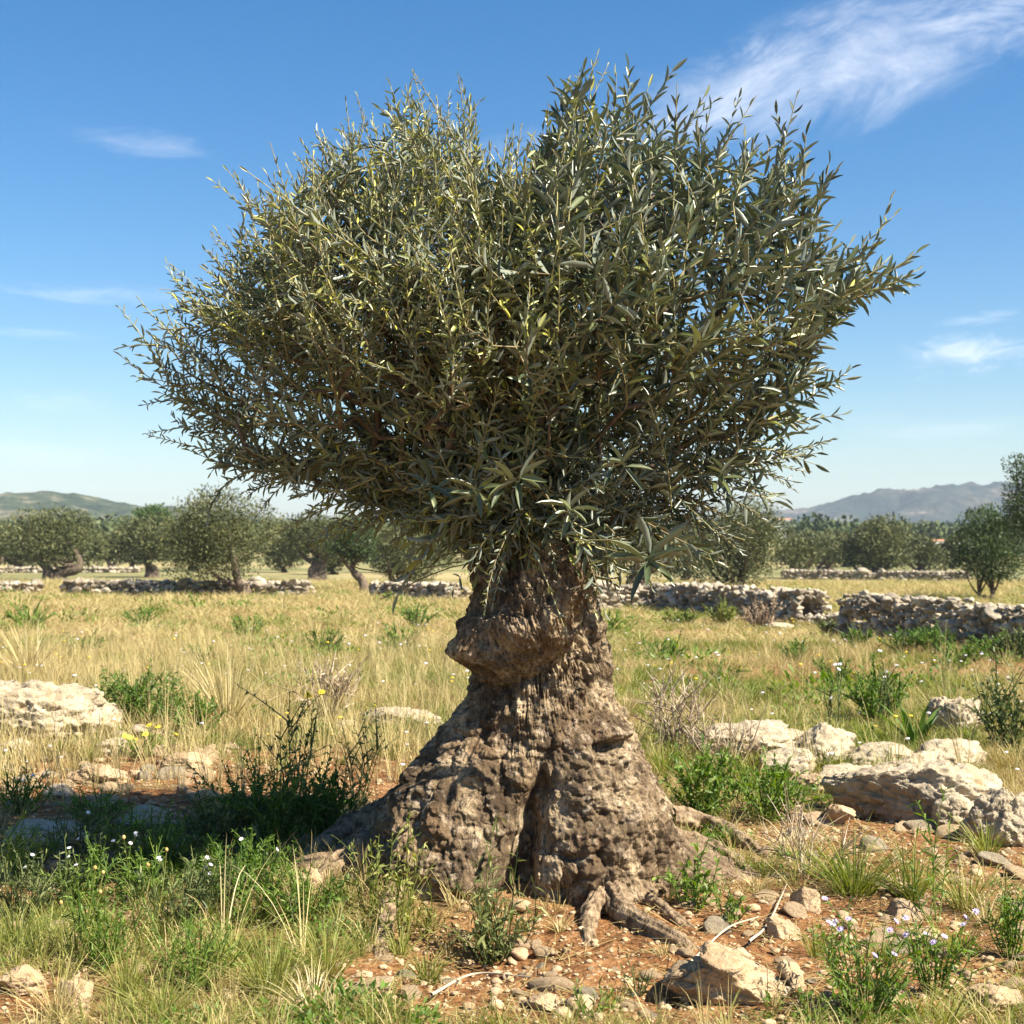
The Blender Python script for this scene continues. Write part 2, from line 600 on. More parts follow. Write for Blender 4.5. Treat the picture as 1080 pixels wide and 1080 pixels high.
def zg(x, y, detail=True):
    x = np.atleast_1d(np.asarray(x, float)); y = np.atleast_1d(np.asarray(y, float))
    z = zbase(y)
    r = np.hypot(x, y)
    near = 1 - sstep(25, 60, r)
    p = vec3(x, y)
    z = z + near * (0.07 * fbm(p * 0.45 + 3.1, 3) + 0.03 * fbm(p * 1.7 + 9.2, 3))
    d = np.hypot((x - TX) / 1.25, y - TY)
    z = z + 0.07 * np.exp(-(d / 0.85) ** 2)
    # washed-out hollow under the front roots, small bank to its right
    q = np.exp(-(((x - (-0.17)) / 0.30) ** 2 + ((y - 5.15) / 0.28) ** 2))
    z = z - 0.09 * q
    if detail:
        n2 = 1 - sstep(9, 16, r)
        m = n2 > 0
        if m.any():
            pm = p[m]
            bare = 0.4 + 0.6 * np.exp(-((pm[:, 0] - 0.5) ** 2 / 1.2 + (pm[:, 1] - 5.2) ** 2 / 1.0))
            ridg = 1 - np.abs(fbm(pm * 3.6 + 5, 4)) * 2
            z[m] += n2[m] * bare * (0.022 * ridg - 0.01 + 0.014 * fbm(pm * 11, 3) + 0.006 * fbm(pm * 34, 2))
    return z


def G(px, py):
    """ground point seen at a photo pixel"""
    Y = 8.0
    for _ in range(60):
        a = at(px, py, Y)
        d = (a - np.array([0, 0, CAMZ])) / Y
        z = float(zg(a[0], Y, False)[0])
        Yn = (z - CAMZ) / d[2]
        if Yn < 0 or Yn > 3000: Yn = 600
        Y = 0.5 * Y + 0.5 * Yn
    a = at(px, py, Y)
    return np.array([a[0], Y, float(zg(a[0], Y)[0])])


def build_ground():
    rs = [0.6]
    while rs[-1] < 3400:
        r = rs[-1]
        k = 0.0042 if 3.8 < r < 10 else (0.012 if r < 60 else 0.05)
        rs.append(r * (1 + k))
    rs = np.array(rs)
    a1 = np.radians(np.linspace(-26, 26, 620))
    a2 = np.radians(np.linspace(26, 334, 120))[1:-1]
    a = np.concatenate([a1, a2])
    A, R = np.meshgrid(a, rs)
    x = (R * np.sin(A)).ravel(); y = (R * np.cos(A)).ravel()
    z = zg(x, y)
    na = len(a); nr = len(rs)
    i = np.arange(nr - 1)[:, None] * na; j = np.arange(na)[None]; jn = (j + 1) % na
    Fq = np.stack([i + j, i + jn, i + na + jn, i + na + j], 2).reshape(-1, 4)[:, ::-1]
    V = np.stack([x, y, z], 1)
    c = len(V)
    V = np.vstack([V, [0, 0, 0]])
    jj = np.arange(na)
    Ft = np.stack([jj, (jj + 1) % na, np.full(na, c)], 1)
    cov = np.append(cover(x, y), 0.5)
    far = np.append(sstep(38, 90, np.hypot(x, y)), 0)
    o = mesh_obj('ground', V, [Fq, Ft], M['ground'], attrs={'cover': cov, 'far': far})
    tag(o, kind='structure')


def cover(x, y):
    """how much of the soil plants hide (0 = bare red earth)"""
    x = np.asarray(x, float); y = np.asarray(y, float)
    c = 0.75 + 0.5 * fbm(vec3(x, y) * 0.9 + 31, 3)
    px = 540 + x / np.maximum(y, 0.1) * F
    d = np.exp(-(((x - 0.85) / 1.1) ** 2 + ((y - 5.1) / 0.75) ** 2))
    d2 = np.exp(-(((x + 0.08) / 0.55) ** 2 + ((y - 4.8) / 0.35) ** 2))
    d3 = np.exp(-(((x - 2.0) / 1.0) ** 2 + ((y - 6.9) / 1.0) ** 2))
    d4 = np.exp(-(((x + 2.3) / 1.5) ** 2 + ((y - 8.3) / 0.8) ** 2))
    d5 = np.exp(-(((x - 4.3) / 2.5) ** 2 + ((y - 15.5) / 1.0) ** 2)) * 0.9
    d6 = np.exp(-(((x + 2.0) / 0.6) ** 2 + ((y - 6.6) / 1.1) ** 2)) + 0.8 * np.exp(-(((x + 1.6) / 0.35) ** 2 + ((y - 4.5) / 0.4) ** 2))
    return np.clip(c - 1.15 * d - 1.1 * d2 - 1.0 * d3 - 1.0 * d4 - d5 - d6 - 2.4 * np.clip(fbm(vec3(x * 0.35, y) * 0.8 + 77, 3) - 0.14, 0, 1) * (y > 8), 0, 1)


build_ground()


# ------------------------------------------------------------------ distant hills
def hill(name, label, Yc, depth, prof, mat, seed, rough):
    """prof: photo pixels (px, py) of the skyline; a ridge with real depth"""
    prof = np.array(prof, float)
    X = (prof[:, 0] - 540) / F * Yc
    H = (560 - prof[:, 1]) / F * Yc
    nx = 260; ny = 60
    xs = np.linspace(X[0], X[-1], nx)
    hs = np.interp(xs, X, H)
    k = np.hanning(9); k /= k.sum(); hs = np.convolve(np.pad(hs, 4, 'edge'), k, 'valid')
    ys = np.linspace(-1, 1, ny)
    XX, YY = np.meshgrid(xs, ys)
    HH = np.tile(hs, (ny, 1))
    V = np.stack([XX.ravel(), (Yc + YY * depth).ravel(), np.zeros(XX.size)], 1)
    n = fbm(V / depth * 2.4 + seed, 6, 0.55).reshape(XX.shape)
    rid = (1 - np.abs(fbm(V / depth * 3.7 + seed * 2, 5, 0.5)).reshape(XX.shape) * 2)
    sh = np.clip(1 - np.abs(YY) ** 1.6, 0, 1)
    Z = -6 + (HH + 8) * sh * (1 + rough * (0.5 * n + 0.35 * (rid - 0.6)) * (0.35 + np.abs(YY)) * 1.6)
    V[:, 2] = Z.ravel()
    i = np.arange(ny - 1)[:, None] * nx; j = np.arange(nx - 1)[None]
    Fq = np.stack([i + j, i + j + 1, i + nx + j + 1, i + nx + j], 2).reshape(-1, 4)
    o = mesh_obj(name, V, Fq, mat)
    tag(o, label, kind='structure')


hill('hills', 'low blue mountains on the horizon on the right', 2300, 420,
     [(640, 556), (720, 551), (790, 545), (830, 541), (870, 535), (900, 526), (925, 523), (950, 520), (975, 516), (1000, 516), (1030, 514), (1060, 517), (1100, 522), (1180, 530), (1300, 548), (1380, 560)],
     M['blue_hill'], 3, 1.1)
hill('hills', 'wooded green hill on the horizon on the left', 1250, 260,
     [(-330, 560), (-200, 545), (-80, 528), (0, 524), (40, 521), (80, 525), (110, 531), (140, 536), (175, 536), (210, 539), (260, 546), (330, 552), (420, 560)],
     M['green_hill'], 8, 0.7)


# ------------------------------------------------------------------ foliage generators
def rhomb():
    tv = np.array([[0, 0, 0], [0.5, 0.45, 0.06], [0, 1, 0], [-0.5, 0.45, 0.06]], float)
    return tv, np.array([[0, 1, 2, 3]])


def crown_cloud(rng, n, lobes, size, aspect=0.38, inner=0.3):
    """leaf-sized faces through a set of lobes [(centre, radii)] -> V, F, tint"""
    C = np.array([l[0] for l in lobes]); Rr = np.array([l[1] for l in lobes])
    w = (Rr ** 2).sum(1); w = w / w.sum()
    k = rng.choice(len(lobes), n, p=w)
    d = rng.normal(size=(n, 3)); d /= np.linalg.norm(d, axis=1)[:, None]
    rad = np.where(rng.random(n) < inner, rng.random(n) ** 0.5 * 0.9, 0.82 + 0.26 * rng.random(n))
    P = C[k] + d * Rr[k] * rad[:, None]
    # break the outline and open gaps with noise
    g = fbm(P / Rr.mean() * 2.2 + rng.random() * 50, 3)
    keep = g > -0.28 - 0.25 * rng.random(n)
    P, d, k = P[keep], d[keep], k[keep]
    P = P + d * (g[keep] * 0.35 * Rr.mean())[:, None]
    m = len(P)
    dirs = d * 0.7 + rng.normal(size=(m, 3)) * 0.6 + np.array([0, 0, 0.25])
    Mx = basis(dirs, rng.normal(size=(m, 3)))
    s = size * (0.6 + 0.8 * rng.random(m))
    Mx = Mx * np.stack([s * aspect, s, s], 1)[:, None, :]
    tv, tf = rhomb()
    V, Fq = inst(tv, tf, Mx, P)
    clump = fbm(P / Rr.mean() * 1.6 + 77, 2)
    t = np.clip(0.45 + 0.5 * clump + 0.35 * (rng.random(m) - 0.5), 0, 1)
    return V, Fq, np.repeat(t, len(tv))


def bg_tree(name, label, px, py, top, width, mat='far_leaf', group=None, trunk=0.32, lean=0.0, n=7000, seed=0, bottom=None, shape='olive', cx=0, fork=2, trw=None):
    """a tree whose foot stands at photo pixel px, py"""
    rng = np.random.default_rng(seed + 100)
    b = G(px, py)
    s = b[1] / F                              # metres per photo pixel there
    H = (py - top) * s
    Wd = width * s
    z0 = H * trunk if bottom is None else (py - bottom) * s
    root = thing(name, label, 'tree', b, group)
    cxm = cx * s
    # lobes
    lobes = []
    nl = 15
    cz = (z0 + H) / 2; hz = (H - z0) / 2
    for i in range(nl):
        a = rng.random() * 2 * PI
        rr = 0.72 * rng.random() ** 0.5
        u = rng.uniform(-0.75, 0.78)
        if shape == 'pine':
            u = rng.uniform(-0.5, 0.6)
        wz = math.sqrt(max(0.05, 1 - u * u))
        c = np.array([cxm + math.cos(a) * rr * Wd / 2 * wz, math.sin(a) * rr * Wd / 2 * wz, cz + u * hz * 0.75])
        r = Wd * rng.uniform(0.13, 0.24)
        lobes.append((c, np.array([r, r, min(r * rng.uniform(0.75, 1.05), hz * 0.7)])))
    lobes.append((np.array([cxm, 0, cz]), np.array([Wd * 0.3, Wd * 0.3, hz * 0.7])))
    size = max(0.05, 3.4 * s)
    V, Fq, T = crown_cloud(rng, n, lobes, size)
    # trunk with limbs that run into the crown
    bag = Bag()
    tw = (Wd * 0.055 if trw is None else trw * s)
    for f in range(fork):
        off = (f - (fork - 1) / 2) * tw * 1.3
        P = spline([[off, 0, -0.08], [off * 1.2 + lean * 0.3 * s, rng.normal() * 0.05, z0 * 0.5], [off * 2.2 + lean * s + rng.normal() * tw, rng.normal() * 0.1, z0 * 1.05],
                    [cxm * 0.6 + off * 2.5 + rng.normal() * tw * 2, rng.normal() * 0.2, z0 + (H - z0) * 0.45]], 14)
        tube(P, np.linspace(tw * 1.15, tw * 0.4, 14) * (1 + 0.5 * np.exp(-np.arange(14) / 1.6)), 9, bag, 0, 0.35, seed)
        for q in range(4):
            e = lobes[rng.integers(0, nl)][0]
            st = P[rng.integers(6, 12)]
            mid = (st + e) / 2 + np.array([0, 0, -0.06 * Wd])
            tube(spline([st, mid, e], 8), np.linspace(tw * 0.42, tw * 0.12, 8), 6, bag, 0, 0.3, seed + q)
    bag.obj('trunk', M['far_bark'], root)
    cr = mesh_obj('crown', V, Fq, M[mat], root, {'tint': T})
    return root


GR = 'olive trees of the grove'
bg_tree('olive_tree', 'pale grey-green olive cut off by the left edge of the photo', -8, 606, 553, 70, n=6000, seed=1, group=GR)
bg_tree('olive_tree', 'broad rounded olive with short thick trunk, second from the left edge', 58, 612, 538, 112, n=11000, seed=2, group=GR, trunk=0.2, trw=7)
bg_tree('olive_tree', 'small olive far behind between two rounder olives on the left', 118, 603, 560, 48, n=3500, seed=3, group=GR)
bg_tree('olive_tree', 'medium olive on twin stems just left of the tall grove olive', 160, 609, 543, 74, n=7500, seed=4, group=GR, trunk=0.25)
bg_tree('olive_tree', 'tall wide olive with leaning trunk behind the left stone wall, largest on the left', 258, 632, 504, 158, n=19000, seed=5, group=GR, bottom=612, cx=-15, trw=7, trunk=0.2, lean=3, fork=1)
bg_tree('olive_tree', 'grey olive half hidden behind the lower left of the big crown', 335, 612, 540, 100, n=9000, seed=6, group=GR)
bg_tree('dark_tree', 'dark tree with crooked leaning trunk below the big crown, left of the old trunk', 386, 626, 540, 70, n=6000, seed=7, mat='dark_leaf', lean=-12, cx=-12, bottom=600, trw=5, fork=1)
bg_tree('olive_tree', 'low grey olive bush touching the ground left of the old trunk', 424, 622, 556, 85, n=7000, seed=8, group=GR, trunk=0.03)
bg_tree('pine_tree', 'bright green round pine top above the left olives', 161, 590, 529, 46, n=5000, seed=9, mat='pine_leaf', trunk=0.35, bottom=575)
bg_tree('olive_tree', 'dark trunked olive directly behind the right side of the old trunk', 684, 640, 545, 90, n=5000, seed=10, group=GR, bottom=612, trw=13, fork=1, trunk=0.3)
bg_tree('olive_tree', 'broad pale olive right of the old trunk behind the tumbled wall', 768, 622, 529, 165, n=19000, seed=11, group=GR, trunk=0.04)
bg_tree('olive_tree', 'small olive tucked against the right side of the broad pale olive', 842, 610, 562, 60, n=4500, seed=12, group=GR, trunk=0.05)
bg_tree('olive_tree', 'round topped olive behind the far wall on the right', 918, 606, 551, 96, n=11000, seed=13, group=GR, trunk=0.08)
bg_tree('olive_tree', 'low olive between the round topped olive and the white house', 972, 604, 563, 62, n=5000, seed=14, group=GR, trunk=0.08)
bg_tree('olive_tree', 'low dull olive just right of the small tucked olive behind the far wall', 874, 602, 567, 56, n=4000, seed=15, group=GR, trunk=0.06)
bg_tree('dark_tree', 'bushy dark olive beside the right wall, near the right edge', 1042, 634, 532, 100, n=12000, seed=16, mat='dark_leaf', trunk=0.08, trw=3)
bg_tree('tall_tree', 'tall open tree cut off by the right edge above the dark bush', 1090, 640, 462, 96, n=11000, seed=17, mat='dark_leaf', trunk=0.3, trw=3.5, fork=1)
bg_tree('olive_tree', 'olive seen below the big crown, just left of the old trunk', 448, 606, 560, 70, n=6000, seed=18, group=GR, trunk=0.03, trw=2, fork=1)
bg_tree('cypress_tree', 'thin dark cypress beside the pine on the left', 100, 584, 548, 7, n=900, seed=19, mat='dark_leaf', trunk=0.05, trw=1, fork=1)


more = [(20, 600, 560, 60, 'dull olive in the second row between the two leftmost olives'), (88, 598, 562, 54, 'dull olive in the second row right of the broad rounded olive'),
        (138, 600, 556, 50, 'dull olive in the second row behind the twin-stemmed olive'), (205, 602, 548, 70, 'second-row olive behind the left side of the tall wide olive'),
        (300, 604, 550, 64, 'second-row olive behind the right side of the tall wide olive'), (352, 606, 556, 60, 'second-row olive left of the crooked dark tree'),
        (410, 604, 552, 60, 'second-row olive right of the crooked dark tree'), (640, 606, 552, 70, 'pale olive directly behind the neck of the old trunk'),
        (722, 612, 548, 80, 'grey olive between the dark trunked olive and the broad pale one'), (890, 598, 560, 50, 'dull olive left behind the round topped olive'),
        (945, 598, 562, 50, 'dull olive right behind the round topped olive'), (1004, 600, 566, 40, 'small olive under the dark bushy tree on its left')]
for k, (px, py, tp, w, lab) in enumerate(more):
    bg_tree('olive_tree', lab, px, py, tp, w, n=7500, seed=30 + k, group=GR, trunk=0.06, fork=1)


def far_wood():
    rng = np.random.default_rng(55)
    bag = Bag()
    tv, tf = rhomb()
    for i in range(900):
        Y = 170 * (5.0 ** rng.random())
        X = rng.uniform(-0.62, 0.62) * Y
        if fbm(np.array([[X / 60, Y / 90, 4.0]]), 2)[0] < -0.12:
            continue
        h = rng.uniform(3.0, 6.0) * (1 + 0.5 * (Y > 500))
        r = h * rng.uniform(0.5, 0.9)
        z = -2.2
        n = 520 if Y < 400 else 300
        lobes = [(np.array([X + rng.normal() * r * 0.6, Y + rng.normal() * r * 0.6, z + h * rng.uniform(0.35, 0.75)]), np.array([r, r, h * 0.4]) * rng.uniform(0.5, 0.8)) for _ in range(4)]
        V, Fq, T = crown_cloud(rng, n, lobes, 0.0016 * Y + 0.35, 0.75, 0.2)
        bag.add(V, Fq, np.clip(T * 0.6 + 0.4 * rng.random(), 0, 1))
    o = bag.obj('far_wood', M['wood_leaf'])
    tag(o, 'mass of distant trees filling the plain before the hills', 'wood', kind='stuff')


far_wood()


# ------------------------------------------------------------------ farmhouses far off
def box(bag, x0, x1, y0, y1, z0, z1):
    V = np.array([[x, y, z] for z in (z0, z1) for y in (y0, y1) for x in (x0, x1)], float)
    Fq = np.array([[0, 2, 3, 1], [4, 5, 7, 6], [0, 1, 5, 4], [2, 6, 7, 3], [0, 4, 6, 2], [1, 3, 7, 5]])
    bag.add(V, Fq)


def house(label, px, py, w, h, Y, flat=False):
    b = at(px, py, Y)
    s = Y / F
    z0 = float(zbase(Y))
    w *= s; h *= s
    base = b[2]
    r = thing('farmhouse', label, 'house', (b[0], Y, z0))
    g = Bag(); box(g, -w / 2, w / 2, 0, w * 0.7, -0.3, base - z0 + h); g.obj('wall', M['whitewash'], r, smooth=False)
    g = Bag()
    zt = base - z0 + h
    rh = h * 0.3
    V = np.array([[-w * .53, -w * .03, zt + .02], [w * .53, -w * .03, zt + .02], [w * .53, w * .73, zt + .02], [-w * .53, w * .73, zt + .02], [-w * .53, w * .35, zt + rh], [w * .53, w * .35, zt + rh]])
    g.add(V, np.array([[0, 1, 5, 4], [2, 3, 4, 5], [0, 3, 2, 1]])); g.add(V, np.array([[0, 4, 3], [1, 2, 5]]))
    g.obj('roof', M['roof_tile'], r, smooth=False)
    for k in (-0.25, 0.2):
        g = Bag(); box(g, k * w, k * w + w * 0.11, -0.03, 0.02, base - z0 + h * 0.35, base - z0 + h * 0.7)
        g.obj('window', M['dark_opening'], r, smooth=False)


house('small white farmhouse at the foot of the dark bushy olive on the right', 993, 578, 18, 7, 165)
house('pale villa on the wooded slope between the pale olive and the mountains', 829, 553, 13, 5, 700)
house('tiny pale house among the woods below the mountains', 868, 560, 8, 4, 560)


# ------------------------------------------------------------------ stones
def ico(sub):
    import bmesh
    bm = bmesh.new()
    bmesh.ops.create_icosphere(bm, subdivisions=sub, radius=1)
    V = np.array([v.co[:] for v in bm.verts]); Fq = np.array([[v.index for v in f.verts] for f in bm.faces])
    bm.free()
    return V, Fq


ICO = {k: ico(k) for k in (2, 3, 4, 5, 6)}


def stone_shape(seed, sub=5, planes=12, rough=0.12, pits=0.0, cut=0.72):
    rng = np.random.default_rng(seed)
    V, Fq = ICO[sub]
    V = V.copy()
    for _ in range(planes):
        n = rng.normal(size=3); n /= np.linalg.norm(n)
        c = rng.uniform(cut - 0.14, cut + 0.16)
        d = V @ n
        V = V - np.where(d > c, (d - c) * 0.93, 0)[:, None] * n
    nrm = V / np.linalg.norm(V, axis=1)[:, None]
    V = V + nrm * (rough * fbm(V * 1.6 + seed, 3))[:, None]
    if sub >= 4:
        cid = cellrand(V * 2.3 + seed + 0.25 * np.stack([fbm(V * 3 + 1, 2), fbm(V * 3 + 5, 2), fbm(V * 3 + 9, 2)], 1))
        V = V + nrm * (0.17 * (cid - 0.5))[:, None]
        cid = cellrand(V * 5.5 + seed * 3)
        V = V + nrm * (0.06 * (cid - 0.5))[:, None]
    if sub >= 5:
        V = V + nrm * (rough * 0.9 * (np.abs(fbm(V * 4.5 + seed, 4)) * -2 + 0.5))[:, None]
        V = V + nrm * (rough * 0.3 * fbm(V * 17 + seed, 3))[:, None]
    if pits:
        f1, f2 = worley(V * 3.3 + seed)
        V = V - nrm * (pits * np.clip(0.42 - f1, 0, 1))[:, None]
    return V, Fq


def rock(label, px, py, w, h, depth=0.8, seed=0, mat='rock', name='rock', group=None, pits=0.0, rot=None, sink=0.28, sub=5, cut=0.72, rough=0.13):
    """px, py: middle of the rock's foot; w, h in photo pixels"""
    b = G(px, py)
    s = b[1] / F
    V, Fq = stone_shape(seed, sub, 12, rough, pits, cut)
    rng = np.random.default_rng(seed)
    a = rng.uniform(-0.4, 0.4) if rot is None else rot
    V = V / np.abs(V).max(0)
    hh = h * s / (1 - sink)
    V = V * np.array([w * s / 2, w * s / 2 * depth, hh / 2])
    V[:, 2] += hh / 2 - hh * sink
    ca, sa = math.cos(a), math.sin(a)
    V = np.stack([V[:, 0] * ca - V[:, 1] * sa, V[:, 0] * sa + V[:, 1] * ca, V[:, 2]], 1)
    o = mesh_obj(name, V, Fq, M[mat])
    o.location = (b[0], b[1] + w * s / 2 * depth * 0.5, b[2])
    tag(o, label, 'rock', group)
    return o


rock('long pale limestone outcrop at the left edge in the dry grass', 22, 782, 165, 62, 0.6, 1, pits=0.3, sub=6)
rock('dark mottled limestone hump at the right end of the left outcrop', 98, 778, 78, 36, 0.8, 2, pits=0.2)
rock('long low cream slab just left of the old trunk', 425, 768, 105, 20, 0.6, 3, pits=0.15)
rock('small pale stone beside the low cream slab on its left', 366, 772, 36, 12, 0.8, 4)
rock('pale knobbly boulder, left end of the right outcrop', 792, 806, 150, 42, 0.7, 5, sink=0.4, pits=0.25, sub=6)
rock('brown jagged boulder right of the pale knobbly one', 872, 806, 84, 44, 0.8, 6, sink=0.4, pits=0.25)
rock('low grey stone behind the long right ledge', 928, 812, 90, 26, 0.8, 7, sink=0.4, pits=0.2)
rock('upright pitted pale stone in the green weeds at upper right', 1010, 778, 62, 42, 0.7, 8, pits=0.5, sub=6)
rock('dark grey stone below the upright pitted stone', 1010, 812, 90, 30, 0.8, 9, sink=0.4, pits=0.3)
rock('long pale ledge with grey lichen running to the right edge', 970, 868, 190, 62, 0.55, 10, pits=0.18, sub=6, rot=-0.12, cut=0.5)
rock('grey ledge block with dark hollow cut off by the right edge', 1062, 892, 90, 66, 0.7, 11, pits=0.35, sub=6)
rock('cream slab at the left foot of the long pale ledge', 915, 862, 70, 34, 0.8, 12, 'warm_rock', cut=0.5, rough=0.07)
rock('angular cream foreground rock with sharp faces at lower right of the roots', 770, 1062, 150, 70, 0.7, 13, 'warm_rock', sub=6, cut=0.42, rough=0.05, rot=0.1)
rock('small angular chunk leaning on the right of the foreground rock', 838, 1046, 36, 30, 0.8, 14, 'warm_rock', cut=0.45, rough=0.06)
rock('smooth cream stone on bare earth right of the roots', 853, 964, 40, 28, 0.8, 15, 'warm_rock', cut=0.5, rough=0.07)
rock('flat cream stone just below and left of the smooth one', 826, 992, 44, 22, 0.8, 16, 'warm_rock', cut=0.5, rough=0.07)
rock('orange brown rock in the bottom left corner', 26, 1052, 66, 30, 0.8, 17, 'warm_rock', cut=0.5, rough=0.07)
rock('rounded ochre rock right of the bottom left corner rock', 80, 1072, 46, 38, 0.8, 18, 'warm_rock', cut=0.5, rough=0.07)
rock('dark slab in the crown shade at the left edge', 36, 892, 110, 22, 0.7, 19, pits=0.1)
rock('shaded flat stone behind the white flowers on the left', 148, 874, 60, 22, 0.8, 21)
rock('small whitish stone in the grass left of the shaded slabs', 60, 842, 36, 14, 0.8, 22)
rock('knobbly brown lump of rock at the far left foot of the old trunk', 326, 946, 36, 30, 0.8, 23, 'warm_rock')
rock('pale flat rock in front of the right wall gap', 822, 664, 34, 9, 0.8, 24, sub=4)
rock('white stone beside the gap in the right wall', 852, 658, 22, 9, 0.8, 25, sub=4)
rock('pinkish stone half buried at the right end of the bare earth', 935, 940, 50, 16, 0.8, 26, 'warm_rock')
rock('cream stone below the grass tussock on the right', 975, 1000, 54, 20, 0.8, 27, 'warm_rock', cut=0.5, rough=0.07)
rock('pale stone at the bottom right corner', 1050, 1070, 70, 34, 0.8, 28, 'warm_rock', cut=0.5, rough=0.07)


rock('rough grey stone between the pale knobbly and the brown jagged boulders', 836, 818, 80, 28, 0.8, 41, sink=0.4, pits=0.3)
rock('broken cream block in front of the brown jagged boulder', 862, 838, 60, 30, 0.8, 42, 'warm_rock', cut=0.5, rough=0.07)
rock('flat broken slab between the jagged boulder and the long pale ledge', 905, 836, 120, 26, 0.7, 43, sink=0.4, pits=0.2)
rock('weathered grey block behind the long pale ledge on its right', 975, 826, 110, 32, 0.8, 44, sink=0.4, pits=0.3)
rock('cream block under the left end of the long pale ledge', 880, 872, 50, 24, 0.8, 45, 'warm_rock', cut=0.5, rough=0.07)
rock('pale worn stone between the long ledge and the edge block', 1015, 878, 60, 40, 0.8, 46, pits=0.2)
rock('whitish knob on top of the left outcrop', 50, 755, 60, 28, 0.9, 47, pits=0.3)
rock('low cream block at the right foot of the left outcrop', 118, 796, 44, 18, 0.8, 48)
rock('low cream block under the left outcrop at the photo edge', 12, 800, 60, 20, 0.8, 49)
rock('orange slab in the rubble behind the shaded herbs', 105, 828, 70, 20, 0.7, 50, 'warm_rock')
rock('cream slab in the rubble further right behind the shaded herbs', 195, 815, 66, 20, 0.7, 51, 'warm_rock')
rock('ochre slab in the earth left of the cleft weeds', 392, 1052, 54, 22, 0.8, 53, 'warm_rock', cut=0.5, rough=0.07)
rock('cream chip in the earth right of the bushy herb', 575, 1068, 40, 16, 0.8, 54, 'warm_rock')


def loose_stones():
    rng = np.random.default_rng(91)
    protos = []
    for k in range(7):
        V, Fq = stone_shape(300 + k, 3, 10, 0.16, 0, 0.68)
        protos.append((V / np.abs(V).max(0), Fq))
    zones = [  # px range, py range, number, size px, label
        (60, 250, 775, 850, 75, 17, 'small orange cream stone among the rubble behind the shaded herbs', 'rubble stones on the left'),
        (0, 60, 790, 850, 20, 13, 'small orange cream stone among the rubble behind the shaded herbs', 'rubble stones on the left'),
        (700, 1078, 900, 1075, 85, 18, 'small cream stone lying on the bare red earth right of the roots', 'stones on the bare earth'),
        (380, 700, 1000, 1078, 40, 15, 'small ochre stone in the earth at the bottom of the photo', 'stones in front of the trunk'),
        (830, 1078, 815, 905, 35, 20, 'small stone chip lying round the long right ledge', 'stone chips round the ledge'),
        (0, 110, 890, 1010, 25, 15, 'dull shaded stone at the left edge under the herbs', 'shaded stones'),
    ]
    meshes = []
    for V, Fq in protos:
        ms = []
        for mt in ('pebble', 'rock'):
            ob = mesh_obj('loose_stone', V * 0.5, Fq, M[mt]); ms.append(ob.data)
            bpy.data.objects.remove(ob)
        meshes.append(ms)
    for (a, b, c, d, n, sz, lab, gr) in zones:
        for i in range(n):
            p = G(rng.uniform(a, b), rng.uniform(c, d))
            s = p[1] / F * sz * rng.lognormal(0, 0.38)
            o = bpy.data.objects.new('loose_stone', meshes[rng.integers(0, 7)][int(rng.random() < 0.2)])
            COL.objects.link(o)
            o.scale = (s * rng.uniform(0.9, 1.5), s * rng.uniform(0.8, 1.2), s * rng.uniform(0.45, 0.8))
            o.rotation_euler = (rng.normal() * 0.2, rng.normal() * 0.2, rng.uniform(0, 6.28))
            o.location = (p[0], p[1], p[2] + s * 0.03)
            tag(o, lab, 'stone', gr)


loose_stones()


def gravel():
    rng = np.random.default_rng(92)
    bag = Bag()
    V0, F0 = stone_shape(400, 2, 8, 0.2, 0, 0.65)
    n = 16000
    Y = rng.uniform(4.0, 9.5, n); X = rng.uniform(-0.5, 0.5, n) * Y
    keep = rng.random(n) > cover(X, Y) * 0.85
    X, Y = X[keep], Y[keep]; n = len(X)
    Z = zg(X, Y)
    s = 0.0065 * rng.lognormal(0, 0.6, n)
    a = rng.uniform(0, 6.28, n)
    Mx = np.zeros((n, 3, 3)); Mx[:, 0, 0] = np.cos(a); Mx[:, 0, 1] = -np.sin(a); Mx[:, 1, 0] = np.sin(a); Mx[:, 1, 1] = np.cos(a); Mx[:, 2, 2] = 0.65
    Mx *= s[:, None, None]
    V, Fq = inst(V0, F0, Mx, np.stack([X, Y, Z + s * 0.2], 1))
    bag.add(V, Fq)
    tag(bag.obj('gravel', M['pebble']), 'fine gravel and clods strewn on the red earth', 'gravel', kind='stuff')


gravel()


